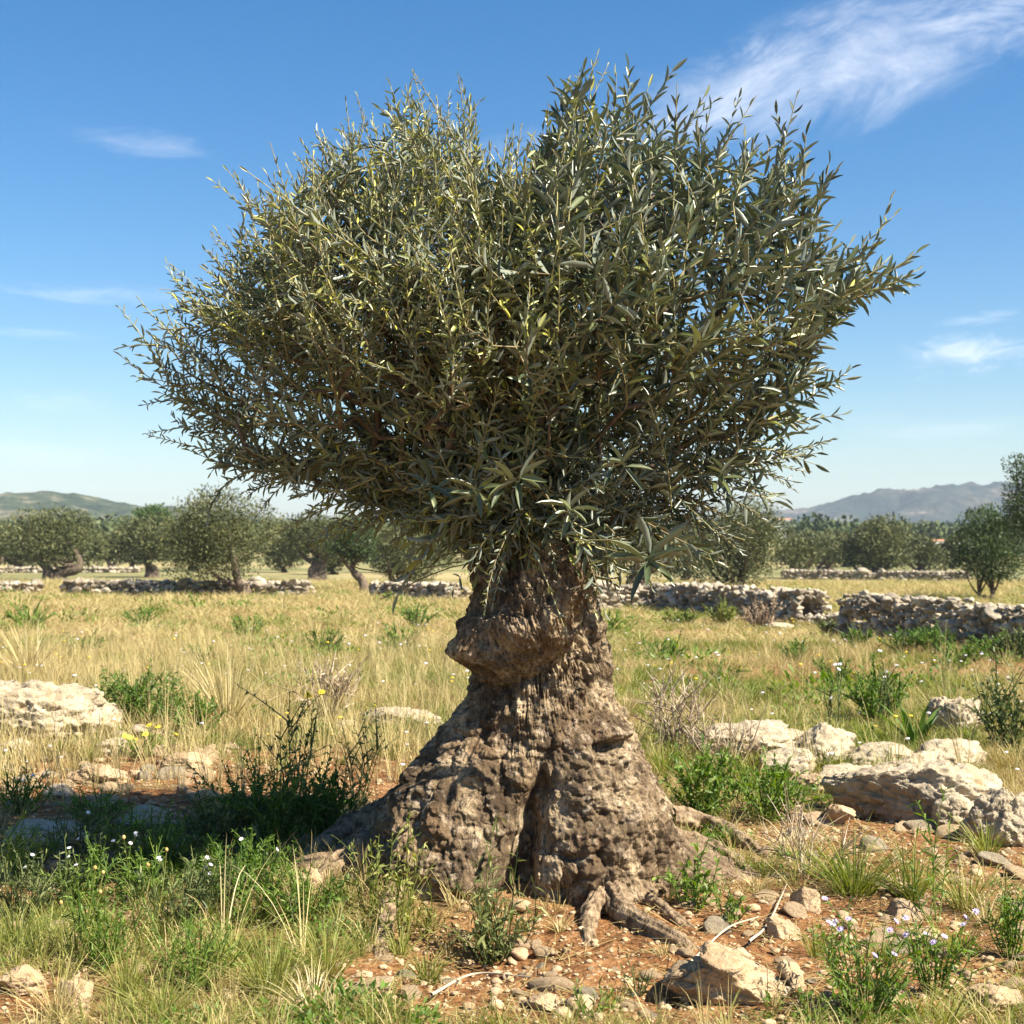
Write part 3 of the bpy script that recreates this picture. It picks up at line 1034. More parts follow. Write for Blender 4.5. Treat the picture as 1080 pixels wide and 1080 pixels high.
def stone_wall(label, p0, p1, hpx, seed, stone_px=9, ragged=0.25, thick=0.5, taper=False):
    """dry-stone wall from photo pixel p0 to p1 (its foot), height in pixels"""
    rng = np.random.default_rng(seed)
    A, B = G(*p0), G(*p1)
    L = np.linalg.norm(B - A)
    sA = A[1] / F; H = hpx * (A[1] + B[1]) / 2 / F
    sz = stone_px * (A[1] + B[1]) / 2 / F
    d = (B - A) / L; nrm = np.array([-d[1], d[0], 0])
    T = thick
    protos = [stone_shape(500 + k, 3 if stone_px >= 7 else 2, 16, 0.10, 0, 0.52) for k in range(6)]
    protos = [(V / np.abs(V).max(0) * 0.5, Fq) for V, Fq in protos]
    pts = []
    rows = max(2, int(H / (sz * 0.55)))
    for r in range(rows):
        zc = (r + 0.5) * H / rows
        for t in np.arange(0, L, sz * 0.8):
            hh = H * (1 + ragged * 1.6 * float(fbm(np.array([[t / 1.2 + seed, 3.3, seed]]), 3)[0]))
            if taper: hh *= min(1, 0.25 + (L - t) / L * 2.2, 0.25 + t / L * 2.2)
            if zc > hh: continue
            for lay in ((-0.5, 0.0, 0.5) if r >= rows - 2 or hh - zc < 0.2 else (-0.5, 0.5)):
                pts.append((t + rng.normal() * sz * 0.12, lay * T + rng.normal() * 0.03, zc + rng.normal() * sz * 0.08))
    # tumbled stones at the foot
    for _ in range(int(L / sz * 0.7)):
        pts.append((rng.uniform(0, L), rng.choice([-1, 1]) * (T * 0.5 + abs(rng.normal()) * T * 0.7), sz * 0.1))
    pts = np.array(pts)
    W3 = A[None] + d[None] * pts[:, :1] + nrm[None] * pts[:, 1:2]
    gz = zg(W3[:, 0], W3[:, 1])
    W3[:, 2] = gz + pts[:, 2]
    bag = Bag()
    kind = rng.integers(0, 6, len(W3))
    c0 = np.array([A[0], A[1], A[2]])
    for k in range(6):
        m = kind == k
        n = m.sum()
        if not n: continue
        a = math.atan2(d[1], d[0]) + rng.normal(0, 0.5, n)
        s = sz * rng.lognormal(0.02, 0.36, n)
        tl = rng.normal(0, 0.22, n)
        Mx = np.zeros((n, 3, 3))
        ca, sa, ct, st = np.cos(a), np.sin(a), np.cos(tl), np.sin(tl)
        Mx[:, 0, 0] = ca * ct; Mx[:, 0, 1] = -sa; Mx[:, 0, 2] = -ca * st
        Mx[:, 1, 0] = sa * ct; Mx[:, 1, 1] = ca; Mx[:, 1, 2] = -sa * st
        Mx[:, 2, 0] = st; Mx[:, 2, 2] = ct
        Mx = Mx * np.stack([s * 1.25, s, s * 0.72], 1)[:, None, :]
        V, Fq = inst(protos[k][0], protos[k][1], Mx, W3[m])
        bag.add(V, Fq, np.repeat(rng.random(n), len(protos[k][0])))
    o = bag.obj('stone_wall', M['wall_stone'], loc=c0)
    tag(o, label, 'stone wall')


stone_wall('short pile of pale dry stones at the left edge', (-40, 628), (38, 629), 15, 1, 7)
stone_wall('dry-stone wall running under the large left olive', (72, 630), (330, 632), 19, 2, 7.5, 0.35)
stone_wall('low tumbled dry-stone wall just left of the old trunk', (398, 633), (486, 636), 20, 3, 7, 0.4)
stone_wall('shaded dry-stone wall just right of the old trunk', (618, 644), (700, 643), 26, 4, 7.5)
stone_wall('tumbled pale dry-stone wall ending in a collapsed gap', (694, 642), (858, 660), 32, 5, 7.5, 0.45)
stone_wall('low spill of stones bridging the gap between the two right walls', (850, 660), (908, 662), 13, 6, 8, 0.5)
stone_wall('high dry-stone wall in shade running to the right edge', (902, 672), (1110, 690), 50, 7, 8.5, 0.16, 0.55)
stone_wall('far thin dry-stone wall in front of the right grove', (826, 611), (1022, 613), 10, 8, 4, 0.2)
stone_wall('faint far stone wall behind the left olives', (-10, 604), (150, 604), 6, 9, 4, 0.3)


# ------------------------------------------------------------------ the old olive tree
tree = thing('olive_tree', 'ancient thick gnarled olive with wide bushy crown in the foreground', 'tree', (TX, TY, 0.0))
tl = np.array([TX, TY, 0.0])


def build_trunk():
    NTH, NZ = 900, 760
    # silhouette: photo row -> left, right edge (px) at distance TY
    prof = np.array([
        [520, 498, 600], [560, 492, 612], [585, 492, 618], [610, 496, 621], [640, 503, 627], [665, 508, 632], [690, 510, 635], [705, 508, 637],
        [720, 503, 640], [750, 489, 648], [780, 477, 657], [800, 468, 665], [820, 459, 672], [850, 450, 684], [880, 444, 692],
        [910, 440, 699], [940, 438, 703], [970, 438, 703], [1000, 438, 703]], float)
    zt = np.array([at(540, p, TY)[2] for p in prof[:, 0]])
    xl = np.array([at(a, 800, TY)[0] for a in prof[:, 1]]); xr = np.array([at(a, 800, TY)[0] for a in prof[:, 2]])
    o = np.argsort(zt)
    z = np.linspace(-0.22, zt.max(), NZ)
    XL = np.interp(z, zt[o], xl[o]); XR = np.interp(z, zt[o], xr[o])
    k = np.hanning(25); k /= k.sum()
    XL = np.convolve(np.pad(XL, 12, 'edge'), k, 'valid'); XR = np.convolve(np.pad(XR, 12, 'edge'), k, 'valid')
    cx = (XL + XR) / 2; hw = (XR - XL) / 2
    th = np.linspace(0, 2 * PI, NTH, endpoint=False)
    TH, Z = np.meshgrid(th, z)
    HW = hw[:, None]; CX = cx[:, None] + 0 * TH
    D = HW * 0.92
    ct, st = np.cos(TH), np.sin(TH)
    R = 1 / np.sqrt((ct / HW) ** 2 + (st / D) ** 2)
    low = sstep(0.75, 0.0, Z)             # 0 high, 1 at the foot
    flare = sstep(0.42, -0.05, Z)

    def adist(t0):
        return np.abs((TH - t0 + PI) % (2 * PI) - PI)
    wv = 0.16 * fbm(np.stack([np.cos(TH).ravel(), np.sin(TH).ravel(), Z.ravel() * 2.0], 1) * 1.2, 2).reshape(TH.shape)
    # buttress roots: angle, spread, reach, height where they start
    for (deg, w, reach, h0) in ((186, 0.30, 0.46, 0.60), (2, 0.22, 0.26, 0.26), (-30, 0.16, 0.05, 0.2), (212, 0.16, 0.14, 0.3), (150, 0.25, 0.3, 0.4), (95, 0.35, 0.2, 0.4), (48, 0.25, 0.15, 0.3)):
        t0 = math.radians(deg)
        g = np.exp(-(adist(t0 + wv * 2) / w) ** 2)
        hgt = np.clip((h0 - Z) / h0, 0, 1.25)
        R = R + reach * g * hgt ** (1.9 if deg != 2 else 1.5)
    X = CX + R * ct; Yv = TY + R * st
    front = sstep(0.15, -0.35, st)

    def bump(px, py, rx, ry, amp, edge=1.0):
        c = at(px, py, TY - 0.25)
        q = ((X - c[0]) / (rx * TY / F)) ** 2 + ((Z - c[2]) / (ry * TY / F)) ** 2
        return amp * np.exp(-q ** edge) * front
    # a stub of an old limb sweeping down to the left and ending in the hanging burl
    limbcap = np.full(R.shape, 9.0)
    chain_ = [(600, 570), (590, 612), (574, 646), (552, 674), (530, 684)]
    for (pa, pb) in zip(chain_[:-1], chain_[1:]):
        a_ = at(pa[0], pa[1], TY - 0.25); b_ = at(pb[0], pb[1], TY - 0.25)
        dx, dz = b_[0] - a_[0], b_[2] - a_[2]
        t_ = np.clip(((X - a_[0]) * dx + (Z - a_[2]) * dz) / (dx * dx + dz * dz), 0, 1)
        limbcap = np.minimum(limbcap, np.hypot(X - a_[0] - t_ * dx, Z - a_[2] - t_ * dz))
    limbcap = np.clip(1 - (limbcap / 0.165) ** 2, 0, 1) ** 0.7 * sstep(-0.15, -0.6, st)
    dR = np.zeros_like(R)
    dR += bump(482, 878, 40, 92, 0.19, 1.3)            # left lobe
    dR += bump(640, 885, 52, 85, 0.15, 1.3)            # right lobe
    dR += bump(600, 800, 40, 60, 0.04)
    dR += bump(532, 652, 36, 52, 0.075, 2.2) + 0.11 * limbcap       # hanging burl
    dR += bump(556, 640, 34, 46, 0.03, 1.6)
    dR += bump(508, 688, 24, 13, 0.035, 1.5)
    dR += bump(488, 605, 14, 40, 0.02, 1.5)
    dR += bump(520, 690, 16, 12, 0.035, 1.5) + bump(575, 668, 18, 26, 0.04, 1.5) + bump(492, 655, 16, 16, 0.035, 1.4) + bump(588, 610, 16, 30, 0.07, 1.5)
    dR -= bump(540, 678, 7, 16, 0.03) + bump(563, 625, 7, 26, 0.05) + bump(520, 645, 26, 6, 0.05)
    dR -= bump(505, 625, 22, 14, 0.09)            # hollow above the burl
    dR -= bump(538, 640, 9, 26, 0.05)
    dR -= bump(505, 712, 40, 9, 0.015)             # undercut below it
    dR -= bump(608, 655, 9, 55, 0.09)             # cleft between burl and shaft
    dR += bump(628, 780, 30, 20, 0.065, 1.6) - bump(628, 787, 15, 8, 0.12, 1.5)   # old branch scar
    dR += bump(640, 765, 20, 8, 0.02)
    # the deep cleft between the two lobes
    zc = np.array([at(540, p, TY - 0.3)[2] for p in (960, 930, 890, 850, 815, 785)])
    xc = np.array([at(p, 800, TY - 0.3)[0] for p in (530, 536, 552, 562, 570, 574)])
    dc = np.array([0.20, 0.22, 0.20, 0.14, 0.06, 0.0])
    XC = np.interp(Z, zc, xc); DC = np.interp(Z, zc, dc)
    XC = XC + 0.05 * fbm(np.stack([Z.ravel() * 7, Z.ravel() * 0, Z.ravel() * 0], 1), 2).reshape(Z.shape)
    wid = np.interp(Z, zc, np.array([0.085, 0.08, 0.07, 0.055, 0.04, 0.02]))
    wid = wid * (1 + 0.55 * fbm(np.stack([Z.ravel() * 9 + 4, Z.ravel() * 0, Z.ravel() * 0], 1), 3).reshape(Z.shape))
    dR -= DC * np.exp(-np.abs((X - XC) / wid) ** 3) * front
    dR = np.where(Z > 0.8, dR * (1 - sstep(0.8, 0.95, Z) * (1 - sstep(-0.15, -0.65, st))), dR)
    R = R + dR
    X = CX + R * ct; Yv = TY + R * st
    P = np.stack([X.ravel(), Yv.ravel(), Z.ravel()], 1)
    f_front = front.ravel()
    lowf = sstep(0.85, 0.55, P[:, 2]) * sstep(-0.1, 0.1, P[:, 2])
    # knobs: rounded burls over the lower lobes
    wp = P + 0.03 * np.stack([fbm(P * 9, 2), fbm(P * 9 + 7, 2), fbm(P * 9 + 13, 2)], 1)
    f1, f2 = worley(wp * 9.0 + 3)
    knob = np.sqrt(np.clip(1 - (f1 * 1.15) ** 2, 0, 1))
    f1b, f2b = worley(wp * 25 + 9)
    knob2 = np.clip(1 - f1b * 1.3, 0, 1) ** 0.75
    km = np.clip(0.5 + 1.4 * fbm(P * 2.6 + 40, 2), 0.1, 1) * lowf
    h = 0.10 * (knob - 0.35) * km - 0.012 * np.exp(-((f2 - f1) / 0.12) ** 2) * km * (fbm(P * 5 + 90, 2) > 0) + 0.024 * (knob2 - 0.4) * (0.3 + 0.7 * lowf * (0.4 + 0.6 * (fbm(P * 3 + 60, 2) > 0)))
    # fibres running up the shaft, twisting
    U = np.stack([np.cos(TH + 0.5 * Z).ravel() * 4.6, np.sin(TH + 0.5 * Z).ravel() * 4.6, Z.ravel() * 1.5], 1)
    rid = 1 - 2.2 * np.abs(fbm(U + 0.25 * fbm(P * 6, 2)[:, None], 4, 0.55))
    up = 1 - 0.9 * lowf * f_front
    h += 0.032 * (rid - 0.5) * up
    U2 = np.stack([np.cos(TH + 0.5 * Z).ravel() * 24, np.sin(TH + 0.5 * Z).ravel() * 24, Z.ravel() * 7], 1)
    up2 = sstep(0.75, 1.0, Z.ravel())
    h += 0.04 * up2 * fbm(P * 8 + 21, 3) + 0.016 * up2 * (0.5 - 2 * np.abs(fbm(P * np.array([11, 11, 5]) + 8, 3)))
    h += (0.015 - 0.008 * lowf * f_front) * (1 - 2.2 * np.abs(fbm(U2, 3, 0.6)) - 0.5)
    h += 0.06 * fbm(P * 4.2 + 11, 3) + 0.032 * fbm(P * 13 + 2, 3) + 0.011 * fbm(P * 42, 3)
    # rope-like strands over the spreading roots
    R2 = np.hypot(X - CX, Yv - TY).ravel()
    S_ = np.stack([TH.ravel() * 8.5 + 0.5 * fbm(P * 2.5, 2), R2 * 1.6 + 2, Z.ravel() * 1.2], 1)
    fl = flare.ravel() * (1 - 0.85 * f_front * (np.abs(ct.ravel()) < 0.75))
    h += 0.19 * (1 - 2.4 * np.abs(fbm(S_ + 5, 3)) - 0.45) * fl
    V = P.copy()
    V[:, 0] += h * ct.ravel(); V[:, 1] += h * st.ravel(); V[:, 2] += h * 0.15
    i = np.arange(NZ - 1)[:, None] * NTH; j = np.arange(NTH)[None]; jn = (j + 1) % NTH
    Fq = np.stack([i + j, i + jn, i + NTH + jn, i + NTH + j], 2).reshape(-1, 4)
    top = len(V)
    V = np.vstack([V, [cx[-1], TY, z[-1] + 0.05]])
    jj = np.arange(NTH)
    Ft = np.stack([(NZ - 1) * NTH + jj, (NZ - 1) * NTH + (jj + 1) % NTH, np.full(NTH, top)], 1)
    worn = np.clip(fl * 1.2, 0, 1) * 0.8 + 0.8 * np.clip(bump(522, 668, 40, 26, 1.0).ravel(), 0, 1) * 0.5
    worn = worn * np.clip(0.6 + 1.2 * fbm(V[:-1] * 5 + 3, 3), 0, 1)
    mesh_obj('trunk', V - tl, [Fq, Ft], M['bark'], tree, {'tint': np.append(np.clip(worn, 0, 1), 0)})


build_trunk()


def root_tube(pts, r0, r1, seed, flat=0.8):
    """exposed root through photo pixels (px, py, lift)"""
    P = []
    for (px, py, lift) in pts:
        g = G(px, py); P.append([g[0], g[1], g[2] + lift])
    P = spline(P, 60)
    r = np.linspace(r0, r1, 60) * (1 + 0.25 * fbm(np.stack([np.linspace(0, 5, 60) + seed, np.zeros(60), np.zeros(60)], 1), 3))
    V, Fq = tube(P, r, 40)
    c = np.repeat(P, 40, 0)
    rr = np.repeat(r, 40)
    ang = np.tile(np.linspace(0, 2 * PI, 40, endpoint=False), 60)
    t = np.repeat(np.linspace(0, 4, 60), 40)
    n = 1 - 2 * np.abs(fbm(np.stack([np.cos(ang) * 1.6, np.sin(ang) * 1.6, t * 0.7 + seed], 1), 3))
    V = c + (V - c) * (1 + 0.55 * (n - 0.4) + 0.25 * fbm(V * 16, 3))[:, None] + 0.3 * r0 * np.stack([fbm(c * 9 + seed, 2), fbm(c * 9 + 5 + seed, 2), 0.5 * fbm(c * 9 + 9 + seed, 2)], 1)
    mesh_obj('root', V - tl, Fq, M['root'], tree)


root_tube([(668, 925, 0.04), (648, 945, 0.05), (655, 966, 0.03), (682, 984, 0.015), (712, 996, 0.005), (735, 1000, -0.03)], 0.060, 0.020, 1)
root_tube([(650, 938, 0.03), (634, 955, 0.03), (620, 975, 0.005), (622, 1002, -0.04)], 0.042, 0.022, 2)
root_tube([(664, 950, 0.02), (690, 958, 0.02), (716, 974, 0.0), (738, 978, -0.03)], 0.032, 0.014, 3)
root_tube([(700, 905, 0.06), (740, 905, 0.04), (772, 915, 0.02), (800, 928, -0.03)], 0.060, 0.025, 4)
root_tube([(705, 880, 0.08), (745, 880, 0.05), (782, 892, 0.02), (808, 905, -0.03)], 0.055, 0.025, 5)
root_tube([(420, 905, 0.10), (385, 915, 0.07), (350, 930, 0.03), (318, 945, -0.03)], 0.075, 0.035, 6)
root_tube([(415, 890, 0.14), (375, 895, 0.10), (340, 910, 0.05), (305, 925, -0.03)], 0.07, 0.03, 7)
root_tube([(430, 930, 0.05), (412, 960, 0.03), (405, 990, 0.0), (395, 1020, -0.04)], 0.045, 0.02, 8)


def build_crown():
    rng = np.random.default_rng(21)
    C = at(545, 430, TY - 0.05)
    # outline of the crown in photo pixels
    out = np.array([(975, 278), (925, 320), (900, 385), (885, 440), (868, 485), (838, 512), (800, 545), (745, 585), (690, 606), (640, 596), (590, 592), (530, 588),
                    (478, 578), (420, 560), (360, 545), (300, 535), (240, 512), (180, 505), (142, 462), (125, 402), (155, 350), (185, 300), (205, 262),
                    (245, 190), (285, 178), (318, 148), (350, 140), (380, 112), (415, 85), (436, 100), (455, 68), (488, 102), (505, 168), (520, 190), (548, 160), (585, 128), (607, 74), (640, 95),
                    (672, 62), (700, 110), (722, 112), (760, 135), (808, 142), (840, 145), (870, 128), (890, 180), (912, 238), (945, 255)], float)
    s = TY / F
    ax = (out[:, 0] - 545) * s; az = (430 - out[:, 1]) * s
    ang = np.arctan2(az, ax); rad = np.hypot(ax, az)
    o = np.argsort(ang); ang, rad = ang[o], rad[o]
    ang = np.concatenate([ang - 2 * PI, ang, ang + 2 * PI]); rad = np.tile(rad, 3)

    def Renv(d, depth=1.2):
        a = np.arctan2(d[:, 2], d[:, 0])
        r2 = np.interp(a, ang, rad)
        # away from the silhouette the outline is a smoothed one
        rs = np.mean([np.interp(a + k, ang, rad) for k in (-0.3, -0.15, 0, 0.15, 0.3)], 0)
        e = np.abs(d[:, 1])
        r2 = r2 * (1 - e * e) + rs * e * e
        dp = np.where(d[:, 2] < -0.1, depth * 0.8, depth)
        return 1 / np.sqrt((1 - e * e) / r2 ** 2 + e * e / dp ** 2)
    T0 = at(548, 580, TY)
    # ---- branch skeleton
    nodes = [T0.copy()]; par = [-1]
    limbs = [(-1.0, -0.1, 0.25), (-0.7, 0.3, 0.75), (-0.25, -0.35, 1.0), (0.2, 0.25, 1.0), (0.7, -0.2, 0.75), (1.0, 0.1, 0.35), (-0.6, -0.6, 0.25), (0.5, -0.7, 0.35), (0.1, 0.8, 0.4), (-0.4, 0.7, 0.45), (0.6, 0.6, 0.4)]
    for L in limbs:
        d = np.array(L, float); d /= np.linalg.norm(d)
        p = T0 + np.array([d[0] * 0.17, d[1] * 0.17, -0.05]); last = 0
        for k in range(7):
            nodes.append(p.copy()); par.append(last); last = len(nodes) - 1
            d = d + rng.normal(size=3) * 0.16 + np.array([0, 0, 0.02]); d /= np.linalg.norm(d)
            p = p + d * 0.11
    N1 = 2850
    d = rng.normal(size=(N1 * 4, 3)); d /= np.linalg.norm(d, axis=1)[:, None]
    d[:, 2] = np.where((d[:, 2] < -0.2) & (rng.random(len(d)) < 0.3), -d[:, 2], d[:, 2])
    keep = ~((d[:, 0] > 0.2) & (rng.random(len(d)) < 0.66))       # the right side is airier
    keep &= ~((d[:, 1] < 0.1) & (d[:, 2] < 0.05) & (d[:, 2] > -0.3) & (rng.random(len(d)) < 0.5))   # the underside is open and twiggy
    keep &= fbm(d * 3.6 + 8, 2) > -0.20 - 0.3 * rng.random(len(d))    # uneven clumps
    d = d[keep][:N1]
    R = Renv(d) * (0.88 + 0.22 * fbm(d * 4.5 + 2, 2))
    R = R * (1 - 0.24 * sstep(0.25, -0.05, d[:, 2]) * sstep(-0.75, -0.45, d[:, 2]) * sstep(0.0, -0.35, d[:, 1]))   # hollow, shaded underside
    lowd = (d[:, 2] < 0.1) & (d[:, 2] > -0.3) & (np.abs(d[:, 0]) < 0.75)
    sl = rng.uniform(0.14, 0.40, len(d)) + np.where(d[:, 0] > 0.2, 0.1, 0)
    fr = np.where(rng.random(len(d)) < np.where(lowd, 0.12, 0.58), rng.normal(1.0, 0.03, len(d)), np.where(lowd, rng.uniform(0.35, 0.84, len(d)), rng.uniform(0.35, 0.95, len(d))))
    A = C + d * (R * fr)[:, None]                        # tips
    # leading shoots that stand out of the outline
    lead = [(470, 602), (500, 612), (535, 618), (570, 618), (605, 618), (640, 622), (675, 618), (455, 592), (425, 580), (380, 568), (330, 560), (480, 595), (520, 605), (560, 610), (620, 612), (650, 612), (585, 602), (440, 580), (400, 570), (455, 68), (436, 98), (488, 100), (415, 85), (392, 122), (352, 138), (335, 142), (318, 150), (285, 178), (250, 188), (215, 262), (205, 262), (190, 300), (170, 350), (155, 350),
            (128, 402), (140, 388), (142, 455), (180, 500), (240, 515), (290, 548), (345, 555), (607, 74), (625, 98), (650, 100), (672, 62), (690, 108), (720, 112), (740, 128), (765, 135),
            (808, 140), (838, 145), (870, 128), (880, 172), (912, 238), (895, 215), (975, 276), (958, 262), (940, 285), (925, 322), (905, 385), (885, 375), (880, 440), (870, 470), (865, 488), (850, 500), (840, 515), (820, 530), (800, 548), (790, 540), (770, 560),
            (585, 128), (560, 150), (548, 165), (530, 190), (505, 168), (780, 572), (745, 590), (700, 612), (660, 600)]
    LA = []
    for (px, py) in lead:
        vx, vy = px - 545, py - 430; vl = math.hypot(vx, vy)
        px, py = px - vx / vl * 17, py - vy / vl * 17
        for q in range(3):
            t = at(px + rng.normal() * 7, py + abs(rng.normal()) * (8 if q else 0), TY - 0.05 + rng.normal() * 0.15)
            LA.append(t)
    LA = np.array(LA); ld = LA - C; ld /= np.linalg.norm(ld, axis=1)[:, None]
    A = np.vstack([A, LA]); d = np.vstack([d, ld]); fr = np.append(fr, np.ones(len(LA))); sl = np.append(sl, rng.uniform(0.3, 0.5, len(LA)))
    rd = A - T0; rd /= np.linalg.norm(rd, axis=1)[:, None]
    sway = np.where(rng.random(len(d)) < 0.35, 0.85, 0.40)[:, None]
    dirs = rd * 0.85 + d * 0.3 + rng.normal(size=d.shape) * sway + np.array([0, 0, 0.15])
    dirs[-len(LA):] = rd[-len(LA):] * 0.8 + d[-len(LA):] * 0.4 + rng.normal(size=(len(LA), 3)) * 0.14 + np.array([0, 0, 0.15]) * np.sign(ld[:, 2:3])
    A[-len(LA):, 1] -= np.where(ld[:, 2] < -0.6, 0.45 * rng.random(len(LA)), 0)
    dirs[:, 2] += np.where(d[:, 2] > 0.55, 0.4, 0) - np.where(d[:, 2] < -0.15, 0.2, 0)
    dirs /= np.linalg.norm(dirs, axis=1)[:, None]
    base = A - dirs * sl[:, None]
    for _ in range(3):                                   # no shoot starts outside the crown
        bd = base - C; bl = np.linalg.norm(bd, axis=1)
        off = bl > 0.86 * Renv(bd / bl[:, None])
        dirs[off] = dirs[off] * 0.4 + d[off] * 0.6
        dirs[off] /= np.linalg.norm(dirs[off], axis=1)[:, None]
        base = A - dirs * sl[:, None]
    bd = base - C; bl = np.linalg.norm(bd, axis=1)
    off = bl > 0.95 * Renv(bd / bl[:, None])
    base[off] = C + bd[off] * (0.85 * Renv(bd[off] / bl[off][:, None]) / bl[off])[:, None]
    order = np.argsort(np.linalg.norm(base - T0, axis=1))
    shoots = []
    NP = np.zeros((60000, 3)); cnt = len(nodes); NP[:cnt] = np.array(nodes)
    for i in order:
        b = base[i]
        dd = np.linalg.norm(NP[:cnt] - b, axis=1)
        back = np.linalg.norm(NP[:cnt] - T0, axis=1)
        j = int(np.argmin(dd + 0.25 * back + np.where(((b - NP[:cnt]) @ dirs[i]) < 0, 0.25, 0)))
        L = dd[j]
        m = max(1, int(L / 0.09))
        last = j
        P0 = NP[j].copy()
        mid = (P0 + b) / 2 + rng.normal(size=3) * 0.07 * L + np.array([0, 0, -0.04 * L])
        for k in range(1, m + 1):
            t = k / m
            p = (1 - t) ** 2 * P0 + 2 * t * (1 - t) * mid + t * t * b
            NP[cnt] = p; par.append(last); last = cnt; cnt += 1
        shoots.append((i, last))
    P = NP[:cnt]; par = np.array(par)
    w = np.zeros(cnt)
    for (i, l) in shoots:
        w[l] += 1
    for k in range(cnt - 1, 0, -1):
        w[par[k]] += w[k]
    r = np.clip(0.0028 * w ** 0.47, 0.0025, 0.085)
    # branches as strips of short tubes: follow heaviest child so that joints stay smooth
    kids = [[] for _ in range(cnt)]
    for k in range(1, cnt):
        kids[par[k]].append(k)
    thick = Bag(); thin = Bag()
    stack = [(0, None)]
    while stack:
        k, pr = stack.pop()
        chain = [k] if pr is None else [pr, k]
        cur = k
        while kids[cur]:
            ks = sorted(kids[cur], key=lambda q: -w[q])
            for q in ks[1:]:
                stack.append((q, cur))
            cur = ks[0]; chain.append(cur)
        rr = r[chain].copy()
        if pr is not None: rr[0] = rr[1]
        big = rr.max() > 0.014
        if len(chain) > 1:
            tube(P[chain], rr, 10 if big else 4, thick if big else thin, float(rng.random()) * 0.8, 0.3 if big else 0, len(chain))
    # ---- shoots with leaves
    tvs = []
    st_t = np.array([0, 0.22, 0.55, 0.82, 1.0]); st_w = np.array([0.12, 0.82, 1.0, 0.62, 0.03])
    tv = []
    for t, ww in zip(st_t, st_w):
        for c in (-1, 0, 1):
            tv.append([c * ww * 0.5, t, (0.12 * abs(c) * ww) - 0.045 * t * t])
    tv = np.array(tv)
    tf = np.array([[a * 3 + c, a * 3 + c + 1, a * 3 + c + 4, a * 3 + c + 3] for a in range(4) for c in (0, 1)])
    LP, LD, LU, LS, LW, LT = [], [], [], [], [], []
    for (px, py, n_, ln) in ((682, 592, 11, 0.17), (545, 505, 9, 0.15), (500, 520, 8, 0.13), (830, 425, 9, 0.16), (655, 490, 7, 0.12), (455, 515, 7, 0.13), (600, 540, 8, 0.13), (760, 500, 7, 0.12)):
        c_ = at(px, py, TY - 0.95 + 0.5 * abs(px - 560) / 300)
        tube(np.array([c_ + np.array([-0.1, 0.45, 0.12]), c_ + np.array([-0.04, 0.2, 0.0]), c_]), [0.005, 0.004, 0.003], 5, thin, 0.6)
        for q in range(n_):
            a_ = 2 * PI * q / n_ + rng.normal() * 0.2
            dv = np.array([math.cos(a_), -0.35 + rng.normal() * 0.3, math.sin(a_) * 0.8 + 0.05])
            LP.append(c_ + rng.normal(size=3) * 0.012); LD.append(dv); LU.append(np.array([0, -0.5, 1.0]) + rng.normal(size=3) * 0.3)
            LS.append(ln * rng.uniform(0.6, 1.1)); LW.append(ln * 0.17); LT.append(rng.uniform(0.35, 0.6))
    for (i, l) in shoots:
        b = P[l]
        dr = dirs[i]; Lsh = sl[i]
        nseg = 6
        bend = rng.normal(size=3) * 0.20 + np.array([0, 0, 0.10 if dr[2] > -0.1 else -0.12])
        t = np.linspace(0, 1, nseg)[:, None]
        Q = b + dr * Lsh * t + bend * Lsh * t * t
        tube(Q, np.linspace(0.0034, 0.0014, nseg), 4, thin, 0.5 + 0.5 * float(rng.random()))
        right = b[0] > 0.12 + 0.15 * rng.normal()
        low = b[2] < C[2] - 0.15
        lowish = b[2] < C[2] + 0.1
        L0 = rng.uniform(0.075, 0.130) if right else rng.uniform(0.044, 0.080)
        if low: L0 = rng.uniform(0.10, 0.15) if rng.random() < 0.08 else rng.uniform(0.045, 0.085)
        if d[i][1] < -0.6 and rng.random() < 0.3: L0 *= 1.25
        gap = 0.42 * L0 if not right else 0.36 * L0
        young = rng.random()
        s0 = -0.10 if rng.random() < 0.6 else 0.0
        npair = max(3, int((Lsh - s0) / gap))
        phase = rng.random() * PI
        u0 = np.cross(dr, [0, 0, 1.0]); u0 /= max(np.linalg.norm(u0), 1e-6); v0 = np.cross(dr, u0)
        for k in range(npair + 1):
            tt = (s0 + k * gap) / Lsh
            p = b + dr * Lsh * tt + bend * Lsh * tt * abs(tt)
            dl = dr + 2 * bend * max(tt, 0)
            ph = phase + (k % 2) * PI / 2 + rng.normal() * 0.25
            sz = L0 * (0.62 + 0.38 * math.sin(min(1, max(0, tt) * 0.9 + 0.25) * PI)) * rng.uniform(0.8, 1.15)
            spread = 1.0 * (1 - 0.30 * max(0, tt)) + rng.normal() * 0.20
            for sgn in ((1, -1) if k < npair else (0,)):
                if rng.random() < (0.08 if fr[i] > 0.9 else (0.25 if lowish else 0.25)): continue
                side = (u0 * math.cos(ph) + v0 * math.sin(ph)) * sgn
                dv = dl * math.cos(spread) + side * math.sin(spread) if sgn else dl
                dv = dv + rng.normal(size=3) * 0.22
                LP.append(p); LD.append(dv)
                LU.append(dl * 0.8 - side * 0.4 + np.array([0, 0, 0.45]) + rng.normal(size=3) * 0.75)
                LS.append(sz); LW.append(sz * rng.uniform(0.16, 0.235))
                base_t = (0.34 if right else 0.52) + 0.25 * max(0, tt) * (0.4 if right else 1)
                LT.append(base_t + rng.normal() * 0.12 + (0.20 if young > 0.82 and not low else 0) + (0.3 if rng.random() < 0.02 else 0))
    LP = np.array(LP); LD = np.array(LD); LU = np.array(LU); LS = np.array(LS); LW = np.array(LW)
    Mx = basis(LD, LU)
    Mx = Mx * np.stack([LW, LS, LS], 1)[:, None, :]
